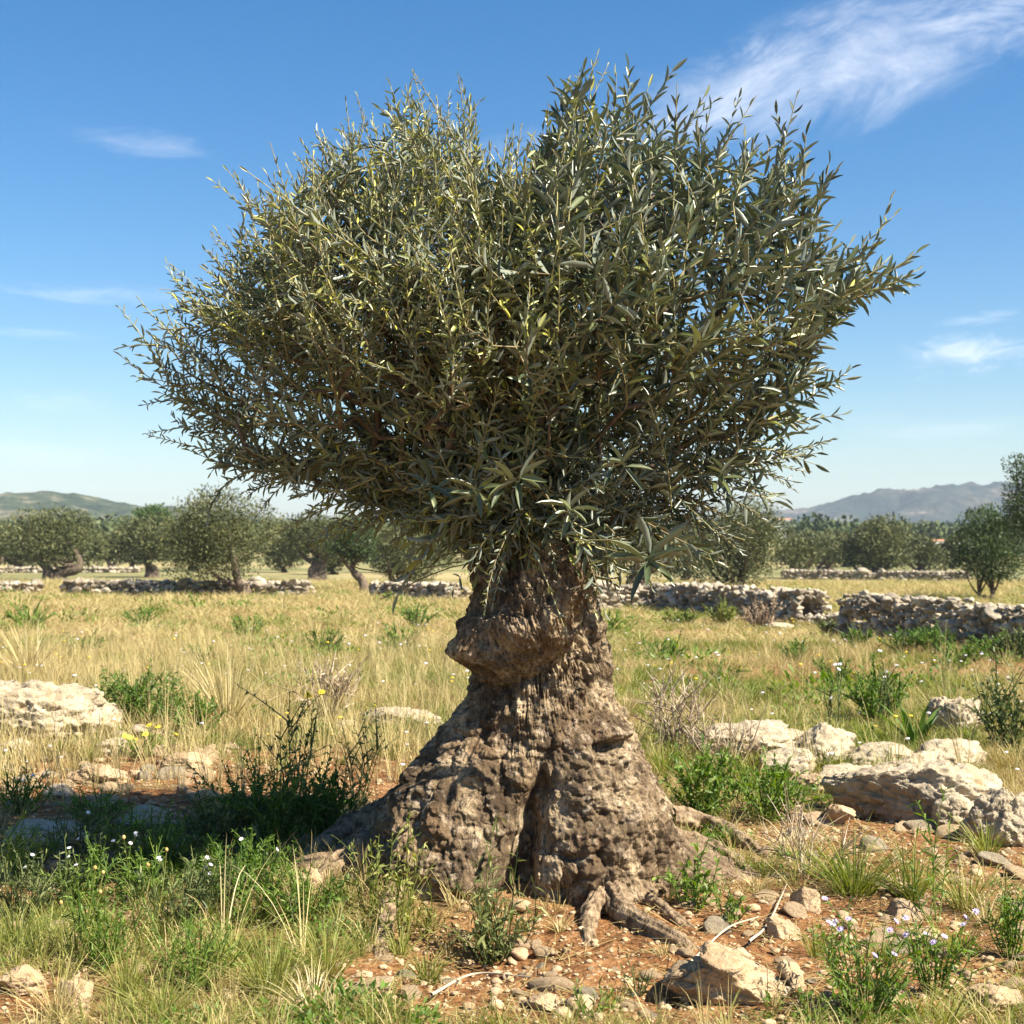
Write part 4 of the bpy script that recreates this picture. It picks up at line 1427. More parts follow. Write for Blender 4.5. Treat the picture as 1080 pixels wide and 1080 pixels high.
    V, Fq = inst(tv, tf, Mx, LP)
    T = np.repeat(np.clip(LT, 0, 1), len(tv))
    mesh_obj('foliage', V - tl, Fq, M['olive_leaf'], tree, {'tint': T})
    thick.V = [v - tl for v in thick.V]; thin.V = [v - tl for v in thin.V]
    thick.obj('limb', M['far_bark'], tree)
    thin.obj('twig', M['olive_twig'], tree)
    # a few pale green olives hanging from the low shoots
    Vs, Fs = ICO[2]
    for q in rng.choice(len(shoots), 30, replace=False):
        b = P[shoots[q][1]] + rng.normal(size=3) * 0.01 + np.array([0, 0, -0.02]) - tl
        mesh_obj('olive_fruit', Vs * np.array([0.008, 0.008, 0.011]) + b, Fs, M['grass'], tree, {'tint': np.full(len(Vs), 0.9)})
    pass
    print('leaves', len(LP), 'nodes', cnt)


build_crown()


# ------------------------------------------------------------------ grass
def tuft(rng, nb, h, spread, width, curl, rows=4):
    """a tuft of blades -> V, F (quads)"""
    a = rng.uniform(0, 2 * PI, nb)
    r0 = rng.uniform(0, 0.25, nb) * spread
    H = h * rng.uniform(0.45, 1.0, nb)
    lean = rng.uniform(0.05, 1.0, nb) ** 1.2 * spread * 1.6
    cu = curl * rng.uniform(0.3, 1.3, nb)
    t = np.linspace(0, 1, rows)
    V = np.zeros((nb, rows, 2, 3))
    face = rng.uniform(0, 2 * PI, nb)
    for k, tt in enumerate(t):
        rr = r0 + lean * (tt * 0.5 + 0.5 * tt ** 2)
        z = H * (tt - cu * 0.45 * tt ** 3)
        w = width * (1 - tt) ** 0.6 * 0.5 * (0.6 + 0.4 * min(1, tt * 4)) + width * 0.03
        for s, sg in enumerate((-1, 1)):
            V[:, k, s, 0] = np.cos(a) * rr + np.cos(face) * w * sg
            V[:, k, s, 1] = np.sin(a) * rr + np.sin(face) * w * sg
            V[:, k, s, 2] = z
    V = V.reshape(-1, 3)
    Fq = []
    for b in range(nb):
        o = b * rows * 2
        for k in range(rows - 1):
            Fq.append([o + 2 * k, o + 2 * k + 1, o + 2 * k + 3, o + 2 * k + 2])
    return V, np.array(Fq), np.repeat(rng.random(nb), rows * 2)


def leafy_tuft(rng, nb, h, spread, lw, ll):
    """low herb: short stems with many small leaves"""
    tv, tf = rhomb()
    n = nb
    a = rng.uniform(0, 2 * PI, n); r = spread * np.sqrt(rng.random(n)); z = h * rng.random(n) * (1 - 0.4 * (r / spread))
    P = np.stack([np.cos(a) * r, np.sin(a) * r, z], 1)
    d = np.stack([np.cos(a), np.sin(a), np.zeros(n)], 1) * 0.6 + rng.normal(size=(n, 3)) * 0.5 + np.array([0, 0, 0.6])
    Mx = basis(d, rng.normal(size=(n, 3)) + np.array([0, 0, 1.5]))
    s = ll * rng.uniform(0.6, 1.3, n)
    Mx = Mx * np.stack([s * lw, s, s], 1)[:, None, :]
    V, Fq = inst(tv, tf, Mx, P)
    return V, Fq, np.repeat(rng.random(n), 4)


def scatter(name, label, mat, templates, X, Y, scale, tint0, seed, cat='grass', tv_amt=0.5, smooth=True):
    rng = np.random.default_rng(seed)
    Z = zg(X, Y)
    bag = Bag()
    k = rng.integers(0, len(templates), len(X))
    for q, (tv, tf, tt) in enumerate(templates):
        m = k == q
        n = int(m.sum())
        if not n: continue
        a = rng.uniform(0, 2 * PI, n); s = scale[m]
        Mx = np.zeros((n, 3, 3)); Mx[:, 0, 0] = np.cos(a); Mx[:, 0, 1] = -np.sin(a); Mx[:, 1, 0] = np.sin(a); Mx[:, 1, 1] = np.cos(a); Mx[:, 2, 2] = rng.uniform(0.7, 1.25, n)
        # wind and accident: small lean
        Mx[:, 0, 2] = rng.normal(0, 0.15, n); Mx[:, 1, 2] = rng.normal(0, 0.12, n)
        Mx = Mx * s[:, None, None]
        V, Fq = inst(tv, tf, Mx, np.stack([X[m], Y[m], Z[m] - 0.01], 1))
        T = np.clip((tint0[m][:, None] + tv_amt * (tt[None] - 0.5)), 0, 1).ravel()
        bag.add(V, Fq, T)
    o = bag.obj(name, M[mat], smooth=smooth)
    tag(o, label, cat, kind='stuff')
    print(name, len(X), bag.n)


def near_trunk(X, Y):
    return ((X - TX) / 0.78) ** 2 + ((Y - TY) / 0.62) ** 2 < 1


def sample(rng, n, y0, y1, p=1.0, half=0.46):
    """ground points, denser near the camera (density ~ Y^-p per area)"""
    u = rng.random(n)
    e = 2 - p
    Y = (y0 ** e + u * (y1 ** e - y0 ** e)) ** (1 / e)
    X = rng.uniform(-half, half, n) * Y
    return X, Y


def patchy(X, Y, sc, seed, oct=3):
    return fbm(vec3(X, Y) * sc + seed, oct)


def green_field(X, Y):
    """0 dry .. 1 green"""
    g = 0.42 + 1.5 * patchy(X, Y, 0.55, 12.7) + 0.5 * patchy(X, Y, 0.16, 41.0)
    g = g + 0.30 * sstep(0.2, 2.0, X) * (1 - sstep(14, 19, Y)) - 0.18 * sstep(0, -2, X) * (Y > 8)
    return np.clip(g, 0, 1)


def build_grass():
    rng = np.random.default_rng(61)
    # --- near zone 4..9 m: fine blades
    fine_g = [tuft(rng, 16, rng.uniform(0.09, 0.19), 0.08, 0.0038, 0.9, 5) for _ in range(9)]
    fine_s = [tuft(rng, 14, rng.uniform(0.10, 0.23), 0.09, 0.0030, 0.9, 5) for _ in range(9)]
    X, Y = sample(rng, 19000, 4.0, 9.5, 0.8, 0.5)
    c = cover(X, Y); g = green_field(X, Y) - 0.06
    ok = (rng.random(len(X)) < c ** 1.5 * 0.95) & ~near_trunk(X, Y)
    m = ok & (rng.random(len(X)) < g)
    scatter('green_grass', 'short green grass round the old tree', 'grass', fine_g, X[m], Y[m], rng.uniform(0.6, 1.3, m.sum()), np.clip(0.80 - 0.3 * c[m] + 0.3 * patchy(X[m], Y[m], 2.2, 5) + 0.05, 0, 1), 1)
    m2 = ok & ~m
    scatter('dry_grass', 'short straw-coloured grass round the old tree', 'straw', fine_s, X[m2], Y[m2], rng.uniform(0.6, 1.3, m2.sum()), 0.45 + 0.3 * patchy(X[m2], Y[m2], 2.2, 9), 2)
    # litter: fallen straw lying flat
    X, Y = sample(rng, 5000, 4.0, 9.5, 0.8, 0.5)
    lit = []
    for _ in range(5):
        n = 9
        V = []; Fq = []
        for b in range(n):
            a = rng.uniform(0, PI); L = rng.uniform(0.02, 0.07); x0, y0 = rng.normal(0, 0.05, 2)
            dx, dy = math.cos(a) * L, math.sin(a) * L; wx, wy = -math.sin(a) * 0.0014, math.cos(a) * 0.0014
            z1, z2 = rng.uniform(0.012, 0.03, 2); o = len(V)
            V += [[x0 - dx - wx, y0 - dy - wy, z1], [x0 - dx + wx, y0 - dy + wy, z1], [x0 + dx + wx, y0 + dy + wy, z2], [x0 + dx - wx, y0 + dy - wy, z2]]
            Fq.append([o, o + 1, o + 2, o + 3])
        lit.append((np.array(V), np.array(Fq), np.repeat(rng.random(n), 4)))
    m = ~near_trunk(X, Y) & (rng.random(len(X)) < 0.2 + 0.8 * cover(X, Y))
    scatter('straw_litter', 'fallen straw and dead stems lying on the ground', 'straw', lit, X[m], Y[m], rng.uniform(0.7, 1.4, m.sum()), np.full(m.sum(), 0.45), 3)
    # --- middle zone 8..20 m
    mid_g = [tuft(rng, 22, 0.17, 0.13, 0.007, 0.8) for _ in range(6)]
    mid_s = [tuft(rng, 18, 0.24, 0.12, 0.0055, 0.7) for _ in range(6)]
    X, Y = sample(rng, 17000, 8.8, 20, 0.9, 0.46)
    c = cover(X, Y); g = green_field(X, Y)
    ok = rng.random(len(X)) < 0.10 + 0.95 * c
    m = ok & (rng.random(len(X)) < g); m2 = ok & ~m
    scatter('green_grass', 'green grass of the near field behind the old tree', 'grass', mid_g, X[m], Y[m], rng.uniform(0.5, 1.3, m.sum()), 0.55 + 0.35 * patchy(X[m], Y[m], 0.8, 5), 4)
    scatter('dry_grass', 'dry straw grass of the near field behind the old tree', 'straw', mid_s, X[m2], Y[m2], rng.uniform(0.5, 1.25, m2.sum()), 0.5 + 0.35 * patchy(X[m2], Y[m2], 0.8, 9), 5)
    # --- far zone 19..70 m: coarser tufts
    far_g = [tuft(rng, 26, 0.22, 0.35, 0.018, 0.8, 3) for _ in range(5)]
    far_s = [tuft(rng, 24, 0.27, 0.35, 0.015, 0.7, 3) for _ in range(5)]
    X, Y = sample(rng, 15000, 19, 75, 1.1, 0.44)
    g = green_field(X, Y) * 0.85
    m = rng.random(len(X)) < g
    sc = np.clip(Y / 30, 0.8, 1.6) * rng.uniform(0.5, 1.2, len(X))
    scatter('green_grass', 'green grass of the far field before the grove', 'grass', far_g, X[m], Y[m], sc[m], 0.6 + 0.35 * patchy(X[m], Y[m], 0.4, 5), 6)
    scatter('dry_grass', 'dry straw grass of the far field before the grove', 'straw', far_s, X[~m], Y[~m], sc[~m], 0.5 + 0.35 * patchy(X[~m], Y[~m], 0.4, 9), 7)
    # --- tall thin straw stalks, standing clear of the rest
    st = []
    for _ in range(6):
        V, Fq, T = tuft(rng, 7, 0.55, 0.14, 0.0042, 0.25, 5)
        st.append((V, Fq, T))
    X, Y = sample(rng, 4200, 6.8, 20, 1.0, 0.46)
    m = (patchy(X, Y, 0.7, 77) > 0.02 - 0.25 * (X < -0.5)) & ~near_trunk(X, Y) & ((X < -0.3) | (rng.random(len(X)) < 0.3)) & (Y > 7.9)
    scatter('straw_stalks', 'tall thin dry stalks standing above the field grass', 'straw', st, X[m], Y[m], rng.uniform(0.6, 1.15, m.sum()), 0.6 + 0 * X[m], 8)
    # --- low leafy weeds
    lw = [leafy_tuft(rng, 60, 0.09, 0.08, 0.35, 0.028) for _ in range(6)]
    X, Y = sample(rng, 2600, 4.1, 11, 0.9, 0.48)
    m = (patchy(X, Y, 1.3, 23) > 0.06) & ~near_trunk(X, Y) & (cover(X, Y) > 0.25)
    scatter('low_weeds', 'low leafy green weeds between the grass', 'herb', lw, X[m], Y[m], rng.uniform(0.6, 1.3, m.sum()), np.full(m.sum(), 0.5), 9)
    lw2 = [leafy_tuft(rng, 90, 0.22, 0.30, 0.4, 0.06) for _ in range(6)]
    X, Y = sample(rng, 900, 11, 50, 0.9, 0.44)
    m = (patchy(X, Y, 0.5, 23) > 0.12)
    scatter('low_weeds', 'leafy weed patches dotted over the field', 'herb', lw2, X[m], Y[m], rng.uniform(0.5, 1.2, m.sum()) * (0.8 + Y[m] / 60), np.full(m.sum(), 0.6), 10)
    # --- dots of white and yellow blossom over the field
    for mt, lab, n, sd_ in (('white_petal', 'tiny white flower heads dotted over the field', 260, 31), ('yellow_petal', 'tiny yellow flower heads dotted over the field', 130, 32)):
        V0, F0 = ICO[2]
        T_ = [(V0 * np.array([0.014, 0.014, 0.006]) + np.array([0, 0, 0.17]), F0, np.full(len(V0), 0.5))]
        X, Y = sample(rng, n * 2, 8, 24, 1.0, 0.44)
        m = patchy(X, Y, 0.5, sd_) > 0
        scatter('field_flowers', lab, mt, T_, X[m], Y[m], rng.uniform(0.7, 1.4, m.sum()), np.full(m.sum(), 0.5), sd_, 'flowers')


build_grass()


# ------------------------------------------------------------------ single plants
def flower(parent, p, r, mat, rng, centre='yellow_petal', petals=9):
    tv, tf = rhomb()
    a = np.linspace(0, 2 * PI, petals, endpoint=False) + rng.random()
    tilt = rng.normal(size=2) * 0.5
    up = np.array([tilt[0], -0.5 + tilt[1] * 0.4, 1.0]); up /= np.linalg.norm(up)
    u = np.cross(up, [1.0, 0.2, 0]); u /= np.linalg.norm(u); v = np.cross(up, u)
    d = np.cos(a)[:, None] * u + np.sin(a)[:, None] * v + up * 0.25
    Mx = basis(d, np.tile(up, (petals, 1)))
    Mx = Mx * np.stack([np.full(petals, r * 0.62), np.full(petals, r), np.full(petals, r)], 1)[:, None, :]
    V, Fq = inst(tv, tf, Mx, np.tile(p, (petals, 1)))
    b = Bag(); b.add(V, Fq, rng.random(len(V)))
    Vs, Fs = ICO[2]
    b.add(Vs * r * 0.33 + p + up * r * 0.12, Fs, np.full(len(Vs), 1.0))
    return b.obj('flower', M[mat], parent)


def plant(name, label, px, py, h, w, stems, leaf, ratio, mat='herb', stem_mat=None, flowers=0, fmat='white_petal', fr=4.0, seed=0,
          group=None, density=1.0, head=None, upright=0.5, stem_r=0.7, bare=0.15, cat='plant', tint=0.5, branch=0, curl=0.1):
    """px, py: foot; h, w and leaf in photo pixels; head: seed-head material"""
    rng = np.random.default_rng(seed + 1000)
    b = G(px, py)
    s = b[1] / F
    H, Wd, ll = h * s, w * s, leaf * s
    root = thing(name, label, cat, b, group)
    sb = Bag(); tvl, tfl = [], []
    tv = np.array([[0, 0, 0], [0.42, 0.3, 0.07], [0.45, 0.62, 0.04], [0, 1, -0.08], [-0.45, 0.62, 0.04], [-0.42, 0.3, 0.07], [0, 0.3, 0], [0, 0.62, -0.02]])
    tf = np.array([[0, 1, 6, 5], [1, 2, 7, 6], [6, 7, 4, 5], [7, 2, 3, 4]])
    LP, LD, LS = [], [], []
    tips = []
    for k in range(stems):
        a = rng.uniform(0, 2 * PI); rr = math.sqrt(rng.random())
        hh = H * rng.uniform(0.55, 1.0) * (1 - 0.35 * rr ** 2 * (1 - upright))
        e = np.array([math.cos(a) * rr * Wd / 2, math.sin(a) * rr * Wd / 2, hh])
        st = np.array([math.cos(a), math.sin(a), 0]) * rr * Wd * 0.12
        st[2] = -0.01
        mid = st * 0.5 + e * 0.5 + np.array([0, 0, H * 0.12]) * (1 - upright) + rng.normal(size=3) * H * curl
        segs = [(st, mid, e)]
        for q in range(branch):
            t = rng.uniform(0.3, 0.85)
            p0 = (1 - t) ** 2 * st + 2 * t * (1 - t) * mid + t * t * e
            ee = p0 + (e - st) * rng.uniform(0.2, 0.45) + rng.normal(size=3) * H * 0.16
            segs.append((p0, (p0 + ee) / 2 + np.array([0, 0, H * 0.03]), ee))
        for (s0, m0, e0) in segs:
            t = np.linspace(0, 1, 7)[:, None]
            P = (1 - t) ** 2 * s0 + 2 * t * (1 - t) * m0 + t * t * e0
            tube(P, np.linspace(stem_r * s * 1.1, stem_r * s * 0.45, 7), 4, sb, float(rng.random()))
            L = np.linalg.norm(e0 - s0)
            n = int(L / (ll * 0.42) * density)
            for q in range(n):
                tt = bare + (1 - bare) * (q + rng.random()) / max(n, 1)
                p = (1 - tt) ** 2 * s0 + 2 * tt * (1 - tt) * m0 + tt * tt * e0
                d = (e0 - s0) / max(L, 1e-6) * 0.7 + rng.normal(size=3) * 0.75
                LP.append(p); LD.append(d); LS.append(ll * rng.uniform(0.55, 1.2) * (1.1 - 0.45 * tt))
            tips.append(e0)
    sb.obj('stem', M[stem_mat or mat], root)
    if LP:
        LP, LD, LS = np.array(LP), np.array(LD), np.array(LS)
        Mx = basis(LD, rng.normal(size=LD.shape) * 0.6 + np.array([0, 0, 1.0]))
        Mx = Mx * np.stack([LS * ratio, LS, LS], 1)[:, None, :]
        V, Fq = inst(tv, tf, Mx, LP)
        T = np.repeat(np.clip(tint + 0.45 * (rng.random(len(LP)) - 0.5) * 2 * 0.8, 0, 1), len(tv))
        bg_ = Bag(); bg_.add(V, Fq, T); bg_.obj('foliage', M[mat], root)
    tips.sort(key=lambda p: -p[2] - rng.random() * H * 0.9)
    for k in range(min(flowers, len(tips))):
        flower(root, tips[k] + np.array([0, 0, 0.3 * s]), fr * s, fmat, rng)
    if head:
        Vs, Fs = ICO[2]
        for k in range(min(12, len(tips))):
            hb = Bag(); hb.add(Vs * np.array([1, 1, 1.25]) * fr * s + tips[k], Fs, np.full(len(Vs), float(rng.random())))
            hb.obj('seed_head', M[head], root)
    return root


def blades(name, label, px, py, h, w, n, mat, seed, group=None, width=1.3, curl=0.8, cat='grass tussock', tint=0.5):
    rng = np.random.default_rng(seed + 2000)
    b = G(px, py); s = b[1] / F
    root = thing(name, label, cat, b, group)
    V, Fq, T = tuft(rng, n, h * s, w * s / 2, width * s, curl, 7)
    V[:, 2] -= 0.01
    bg_ = Bag(); bg_.add(V, Fq, np.clip(tint + 0.6 * (T - 0.5), 0, 1)); bg_.obj('blade', M[mat], root)
    return root


# left: dark shrubby herbs in the crown's shade
plant('leafy_shrub', 'dark leafy herb clump in shade left of the old trunk, tallest of the shaded clumps', 290, 898, 92, 105, 46, 8, 0.42, 'herb', seed=1, branch=3, density=1.0, tint=0.35, curl=0.16, upright=0.2)
plant('leafy_shrub', 'dark leafy clump nearest the left root of the old trunk', 345, 890, 72, 80, 34, 8, 0.42, 'herb', seed=2, branch=3, tint=0.3, curl=0.16, upright=0.2)
plant('leafy_shrub', 'lower dark herb clump left of the tallest shaded clump', 228, 905, 70, 105, 40, 8, 0.4, 'grey_herb', seed=3, branch=3, tint=0.4, curl=0.16, upright=0.2)
plant('leafy_shrub', 'spreading shaded herb clump above the pale flowering herb', 180, 925, 55, 110, 40, 8, 0.35, 'herb', seed=91, branch=2, tint=0.4, curl=0.16, upright=0.2)
plant('leafy_shrub', 'sprawling shaded clump in front of the tallest shaded clump', 262, 945, 60, 120, 44, 9, 0.3, 'herb', seed=92, branch=2, tint=0.45, curl=0.16, upright=0.2)
plant('leafy_shrub', 'shaded grass-green clump just before the brown lump at the trunk foot', 320, 975, 60, 90, 36, 10, 0.25, 'herb', seed=93, branch=2, tint=0.55, curl=0.16, upright=0.2)
plant('thorny_weed', 'spindly weed with small yellow flowers rising above the shaded shrub', 312, 850, 120, 60, 7, 9, 0.4, 'grey_herb', seed=4, branch=3, density=0.5, flowers=3, fmat='yellow_petal', fr=5, upright=1)
plant('thorny_weed', 'thin bare-stemmed weed with tiny yellow heads left of the cream slab', 375, 850, 90, 60, 7, 8, 0.4, 'grey_herb', seed=5, branch=3, density=0.4, flowers=3, fmat='yellow_petal', fr=4, upright=1)
plant('flowering_herb', 'white flowering herb at the far left of the shaded patch', 62, 965, 70, 90, 22, 13, 0.22, 'grey_herb', flowers=5, fr=2.8, seed=6, branch=1)
plant('flowering_herb', 'white flowering herb next to the shaded flat stone', 118, 930, 60, 80, 20, 12, 0.22, 'grey_herb', flowers=5, fr=2.8, seed=7, branch=1)
plant('flowering_herb', 'pale flowering herb in front of the tall shaded shrub', 190, 985, 90, 110, 26, 14, 0.2, 'grey_herb', flowers=5, fr=3, seed=8, branch=1)
plant('flowering_herb', 'small white flowering herb just right of the pale one', 268, 975, 70, 90, 20, 13, 0.2, 'herb', flowers=3, fr=3, seed=9, branch=1, tint=0.35)
plant('herb_clump', 'feathery green clump at the lower left behind the ochre rock', 110, 1020, 80, 110, 30, 12, 0.16, 'herb', seed=10, branch=1, tint=0.6)
plant('herb_clump', 'pale green clump between the bottom left rocks and the trunk', 205, 1045, 80, 110, 32, 12, 0.16, 'herb', seed=11, branch=1, tint=0.75)
for k, (px, py, h, w, lab, mt) in enumerate([(25, 925, 60, 90, 'at the left edge over the dark slab', 'herb'), (82, 905, 55, 90, 'just right of the dark slab', 'grey_herb'), (135, 915, 60, 90, 'before the shaded flat stone', 'herb'),
                                   (20, 975, 70, 80, 'below the dark slab at the left edge', 'grey_herb'), (95, 955, 65, 90, 'between the white flowering herbs', 'herb'), (160, 955, 60, 90, 'left of the pale flowering herb', 'herb'),
                                   (230, 965, 60, 90, 'before the lower dark herb clump', 'grey_herb'), (22, 858, 45, 70, 'at the left edge above the dark slab', 'herb'), (100, 868, 34, 80, 'behind the white flowers on bare rubble', 'herb')]):
    plant('leafy_shrub', 'sprawling weed in the crown shade ' + lab, px, py, h, w, 26, 9, 0.22, mt, seed=300 + k, branch=2, tint=0.7, density=0.75, curl=0.16, upright=0.2, group='sprawling shaded weeds', cat='weed',
          flowers=(0, 1)[k % 2], fr=2.6)
blades('grass_tussock', 'sunlit yellow-green grass tussock at the bottom left', 285, 1050, 95, 150, 150, 'grass', 12, tint=0.75)
blades('grass_tussock', 'sunlit grass tussock at the very bottom, left of centre', 170, 1078, 80, 150, 130, 'grass', 13, tint=0.7)
blades('grass_tussock', 'wispy pale tussock before the left root of the trunk', 345, 1035, 105, 120, 120, 'grass', 14, tint=0.85)
blades('dry_stalks', 'curving straw stalks at the bottom left of the photo', 235, 1010, 170, 120, 12, 'straw', 15, width=1.6, curl=0.9, tint=0.8)
blades('dry_stalks', 'long arching straw stalks rising left of the trunk foot', 320, 1020, 150, 130, 14, 'straw', 16, width=1.5, curl=0.5, tint=0.7)
plant('seed_stalks', 'two wiry stalks with round tan seed heads at the far left', 70, 1030, 120, 90, 4, 8, 0.3, 'grass', seed=17, density=0.25, head='seed_head', fr=1.9, upright=1, curl=0.05, tint=0.7)
plant('seed_stalks', 'wiry stalk with a round tan seed head above the white flowers', 150, 1010, 135, 60, 3, 8, 0.3, 'grass', seed=18, density=0.25, head='seed_head', fr=1.9, upright=1, curl=0.05, tint=0.7)
plant('spiky_weed', 'pale green upright weed before the left lobe of the trunk', 425, 1000, 110, 60, 9, 12, 0.3, 'grass', seed=19, density=0.7, branch=2, upright=1, tint=0.8)
plant('spiky_weed', 'tall thin weed standing against the left root', 392, 965, 90, 60, 8, 10, 0.3, 'grass', seed=20, density=0.7, branch=2, upright=1, tint=0.7)
plant('spiky_weed', 'narrow leaved weed growing before the dark cleft of the trunk', 532, 1012, 150, 66, 6, 26, 0.14, 'grey_herb', seed=21, density=1.6, upright=1, tint=0.8)
plant('herb_clump', 'bushy green herb at the front of the trunk below the cleft', 518, 1018, 72, 96, 26, 16, 0.2, 'grey_herb', seed=22, branch=1, tint=0.85)
plant('herb_clump', 'small fresh green sprout in the earth at the bottom centre', 622, 1074, 40, 60, 12, 16, 0.25, 'herb', seed=23, tint=0.7)
plant('herb_clump', 'tiny dark sprout beside the foreground rock', 672, 1050, 36, 40, 9, 12, 0.22, 'grey_herb', seed=24)
tus = [(60, 1078, 80, 110, 'at the bottom left corner behind the ochre rock'), (400, 1078, 70, 110, 'at the bottom edge left of centre'), (135, 1052, 90, 90, 'between the feathery and the pale green clump'),
       (245, 1020, 85, 100, 'in the middle of the lower left grass'), (330, 1075, 80, 120, 'at the bottom edge below the wispy tussock'), (20, 1000, 70, 80, 'at the left edge below the white flowers'),
       (450, 1040, 55, 70, 'in the earth before the left lobe'), (1040, 905, 60, 80, 'under the grey ledge block'), (840, 905, 60, 90, 'between the green clumps and the large tussock'),
       (1010, 1010, 60, 80, 'above the right lilac herb'), (880, 800, 40, 50, 'among the right boulders'), (700, 820, 60, 60, 'at the right flank of the trunk')]
for k, (px, py, h, w, lab) in enumerate(tus):
    blades('grass_tussock', 'loose green and straw tussock ' + lab, px, py, h, w, 90, 'grass' if k % 4 else 'straw', 200 + k, tint=0.5 + 0.1 * (k % 5), group='loose tussocks in the foreground')
# right
plant('leafy_shrub', 'bright green leafy clump just right of the trunk', 742, 862, 72, 90, 36, 10, 0.35, 'herb', seed=30, branch=2, tint=0.6)
plant('leafy_shrub', 'bright green leafy clump beside the first, nearer the boulders', 805, 866, 66, 84, 32, 10, 0.35, 'herb', seed=31, branch=2, tint=0.65)
plant('herb_clump', 'small bright green weed on the earth below the right root', 728, 958, 55, 60, 14, 12, 0.4, 'herb', seed=32, branch=2, tint=0.7)
plant('herb_clump', 'sparse green weed right of the small bright one', 768, 975, 45, 50, 9, 11, 0.4, 'herb', seed=33, branch=2, tint=0.65, density=0.7)
blades('grass_tussock', 'large dense green grass tussock right of the trunk', 900, 945, 95, 150, 190, 'grass', 34, tint=0.5)
blades('grass_tussock', 'thin green tussock leaning right beside the large one', 962, 948, 90, 130, 130, 'grass', 35, tint=0.6)
blades('grass_tussock', 'yellow-green tussock before the grey ledge block', 1020, 962, 80, 110, 110, 'grass', 36, tint=0.75)
plant('dry_shrub', 'dry twiggy shrub over the large grass tussock', 850, 925, 75, 120, 16, 10, 0.2, 'dry_twig', seed=37, branch=4, density=0.15)
plant('flowering_herb', 'lilac flowering herb at the bottom right', 912, 1072, 105, 120, 40, 15, 0.18, 'herb', flowers=11, fmat='lilac_petal', fr=4.4, seed=38, branch=1, tint=0.6)
plant('flowering_herb', 'lilac flowering herb right of the bottom one, nearer the edge', 985, 1050, 85, 90, 26, 14, 0.18, 'herb', flowers=7, fmat='lilac_petal', fr=4.4, seed=39, branch=1, tint=0.6)
plant('herb_clump', 'green herb cut off by the right edge at the bottom', 1066, 1010, 80, 60, 20, 14, 0.2, 'herb', seed=40, branch=1)
plant('spiky_weed', 'tall narrow green weed rising before the long pale ledge', 985, 975, 150, 40, 4, 20, 0.14, 'herb', seed=41, density=1.3, upright=1, tint=0.6)
blades('broad_leaf_plant', 'broad-leaved green plant left of the upright pitted stone', 966, 792, 62, 60, 14, 'herb', 42, width=9, curl=0.4, cat='plant', tint=0.35)
plant('leafy_shrub', 'green shrub behind the right boulders', 925, 765, 60, 70, 26, 9, 0.35, 'herb', seed=43, branch=2, tint=0.4)
plant('leafy_shrub', 'dark shrub at the right edge above the ledge', 1066, 800, 100, 60, 22, 9, 0.4, 'grey_herb', seed=44, branch=2)
plant('dry_shrub', 'grey dry shrub at the left end of the right outcrop', 716, 795, 90, 80, 22, 9, 0.2, 'dry_twig', seed=45, branch=4, density=0.35)
plant('dry_shrub', 'brown dry shrub in front of the pale knobbly boulder', 765, 812, 55, 80, 18, 9, 0.2, 'dry_twig', seed=46, branch=4, density=0.3)
plant('flower_stalks', 'thin stalk with white blossom standing behind the right boulders', 882, 775, 75, 22, 3, 8, 0.3, 'grey_herb', flowers=4, fr=2.8, seed=47, branch=2, upright=1, density=0.5)
plant('flower_stalks', 'taller stalk with white blossom right of the first blossom stalk', 928, 770, 85, 22, 3, 8, 0.3, 'grey_herb', flowers=4, fr=2.8, seed=48, branch=2, upright=1, density=0.5)
# left middle distance
plant('leafy_shrub', 'low round green bush behind the left outcrop', 150, 768, 58, 120, 50, 8, 0.35, 'herb', seed=50, branch=2, tint=0.25)
plant('leafy_shrub', 'green bush with straw through it right of the left outcrop', 205, 778, 50, 70, 26, 8, 0.3, 'herb', seed=51, branch=2, tint=0.55)
plant('dry_shrub', 'brown twiggy shrub in the dry grass left of the trunk', 345, 758, 65, 80, 20, 7, 0.25, 'dry_twig', seed=52, branch=4, density=0.3)
plant('flowering_herb', 'yellow flowering weed at the foot of the left outcrop', 152, 800, 30, 90, 18, 8, 0.3, 'herb', flowers=9, fmat='yellow_petal', fr=4, seed=53, branch=1, tint=0.7)
blades('dry_tussock', 'tall pale straw tussock rising over the green bush on the left', 240, 765, 95, 120, 120, 'straw', 54, tint=0.7, curl=0.3)
blades('dry_tussock', 'straw tussock at the left edge above the outcrop', 30, 715, 70, 100, 90, 'straw', 55, tint=0.7, curl=0.3)
plant('round_bush', 'round yellow-green bush before the right tumbled wall', 765, 662, 26, 40, 30, 4.5, 0.4, 'grass', seed=56, branch=2, tint=0.55)
plant('round_bush', 'round brown dry bush beside the yellow-green one', 803, 664, 32, 42, 30, 4.5, 0.4, 'dry_twig', seed=57, branch=2, tint=0.2, density=1.2)
for k, (px, py, h, w, lab) in enumerate([(955, 688, 26, 60, 'dark green bush at the foot of the high right wall, left of two'), (1050, 694, 26, 60, 'dark green bush at the foot of the high right wall, right of two'),
                                         (905, 684, 22, 40, 'small bush before the left end of the high right wall')]):
    plant('round_bush', lab, px, py, h, w, 30, 5, 0.4, 'herb', seed=60 + k, branch=2, tint=0.2)
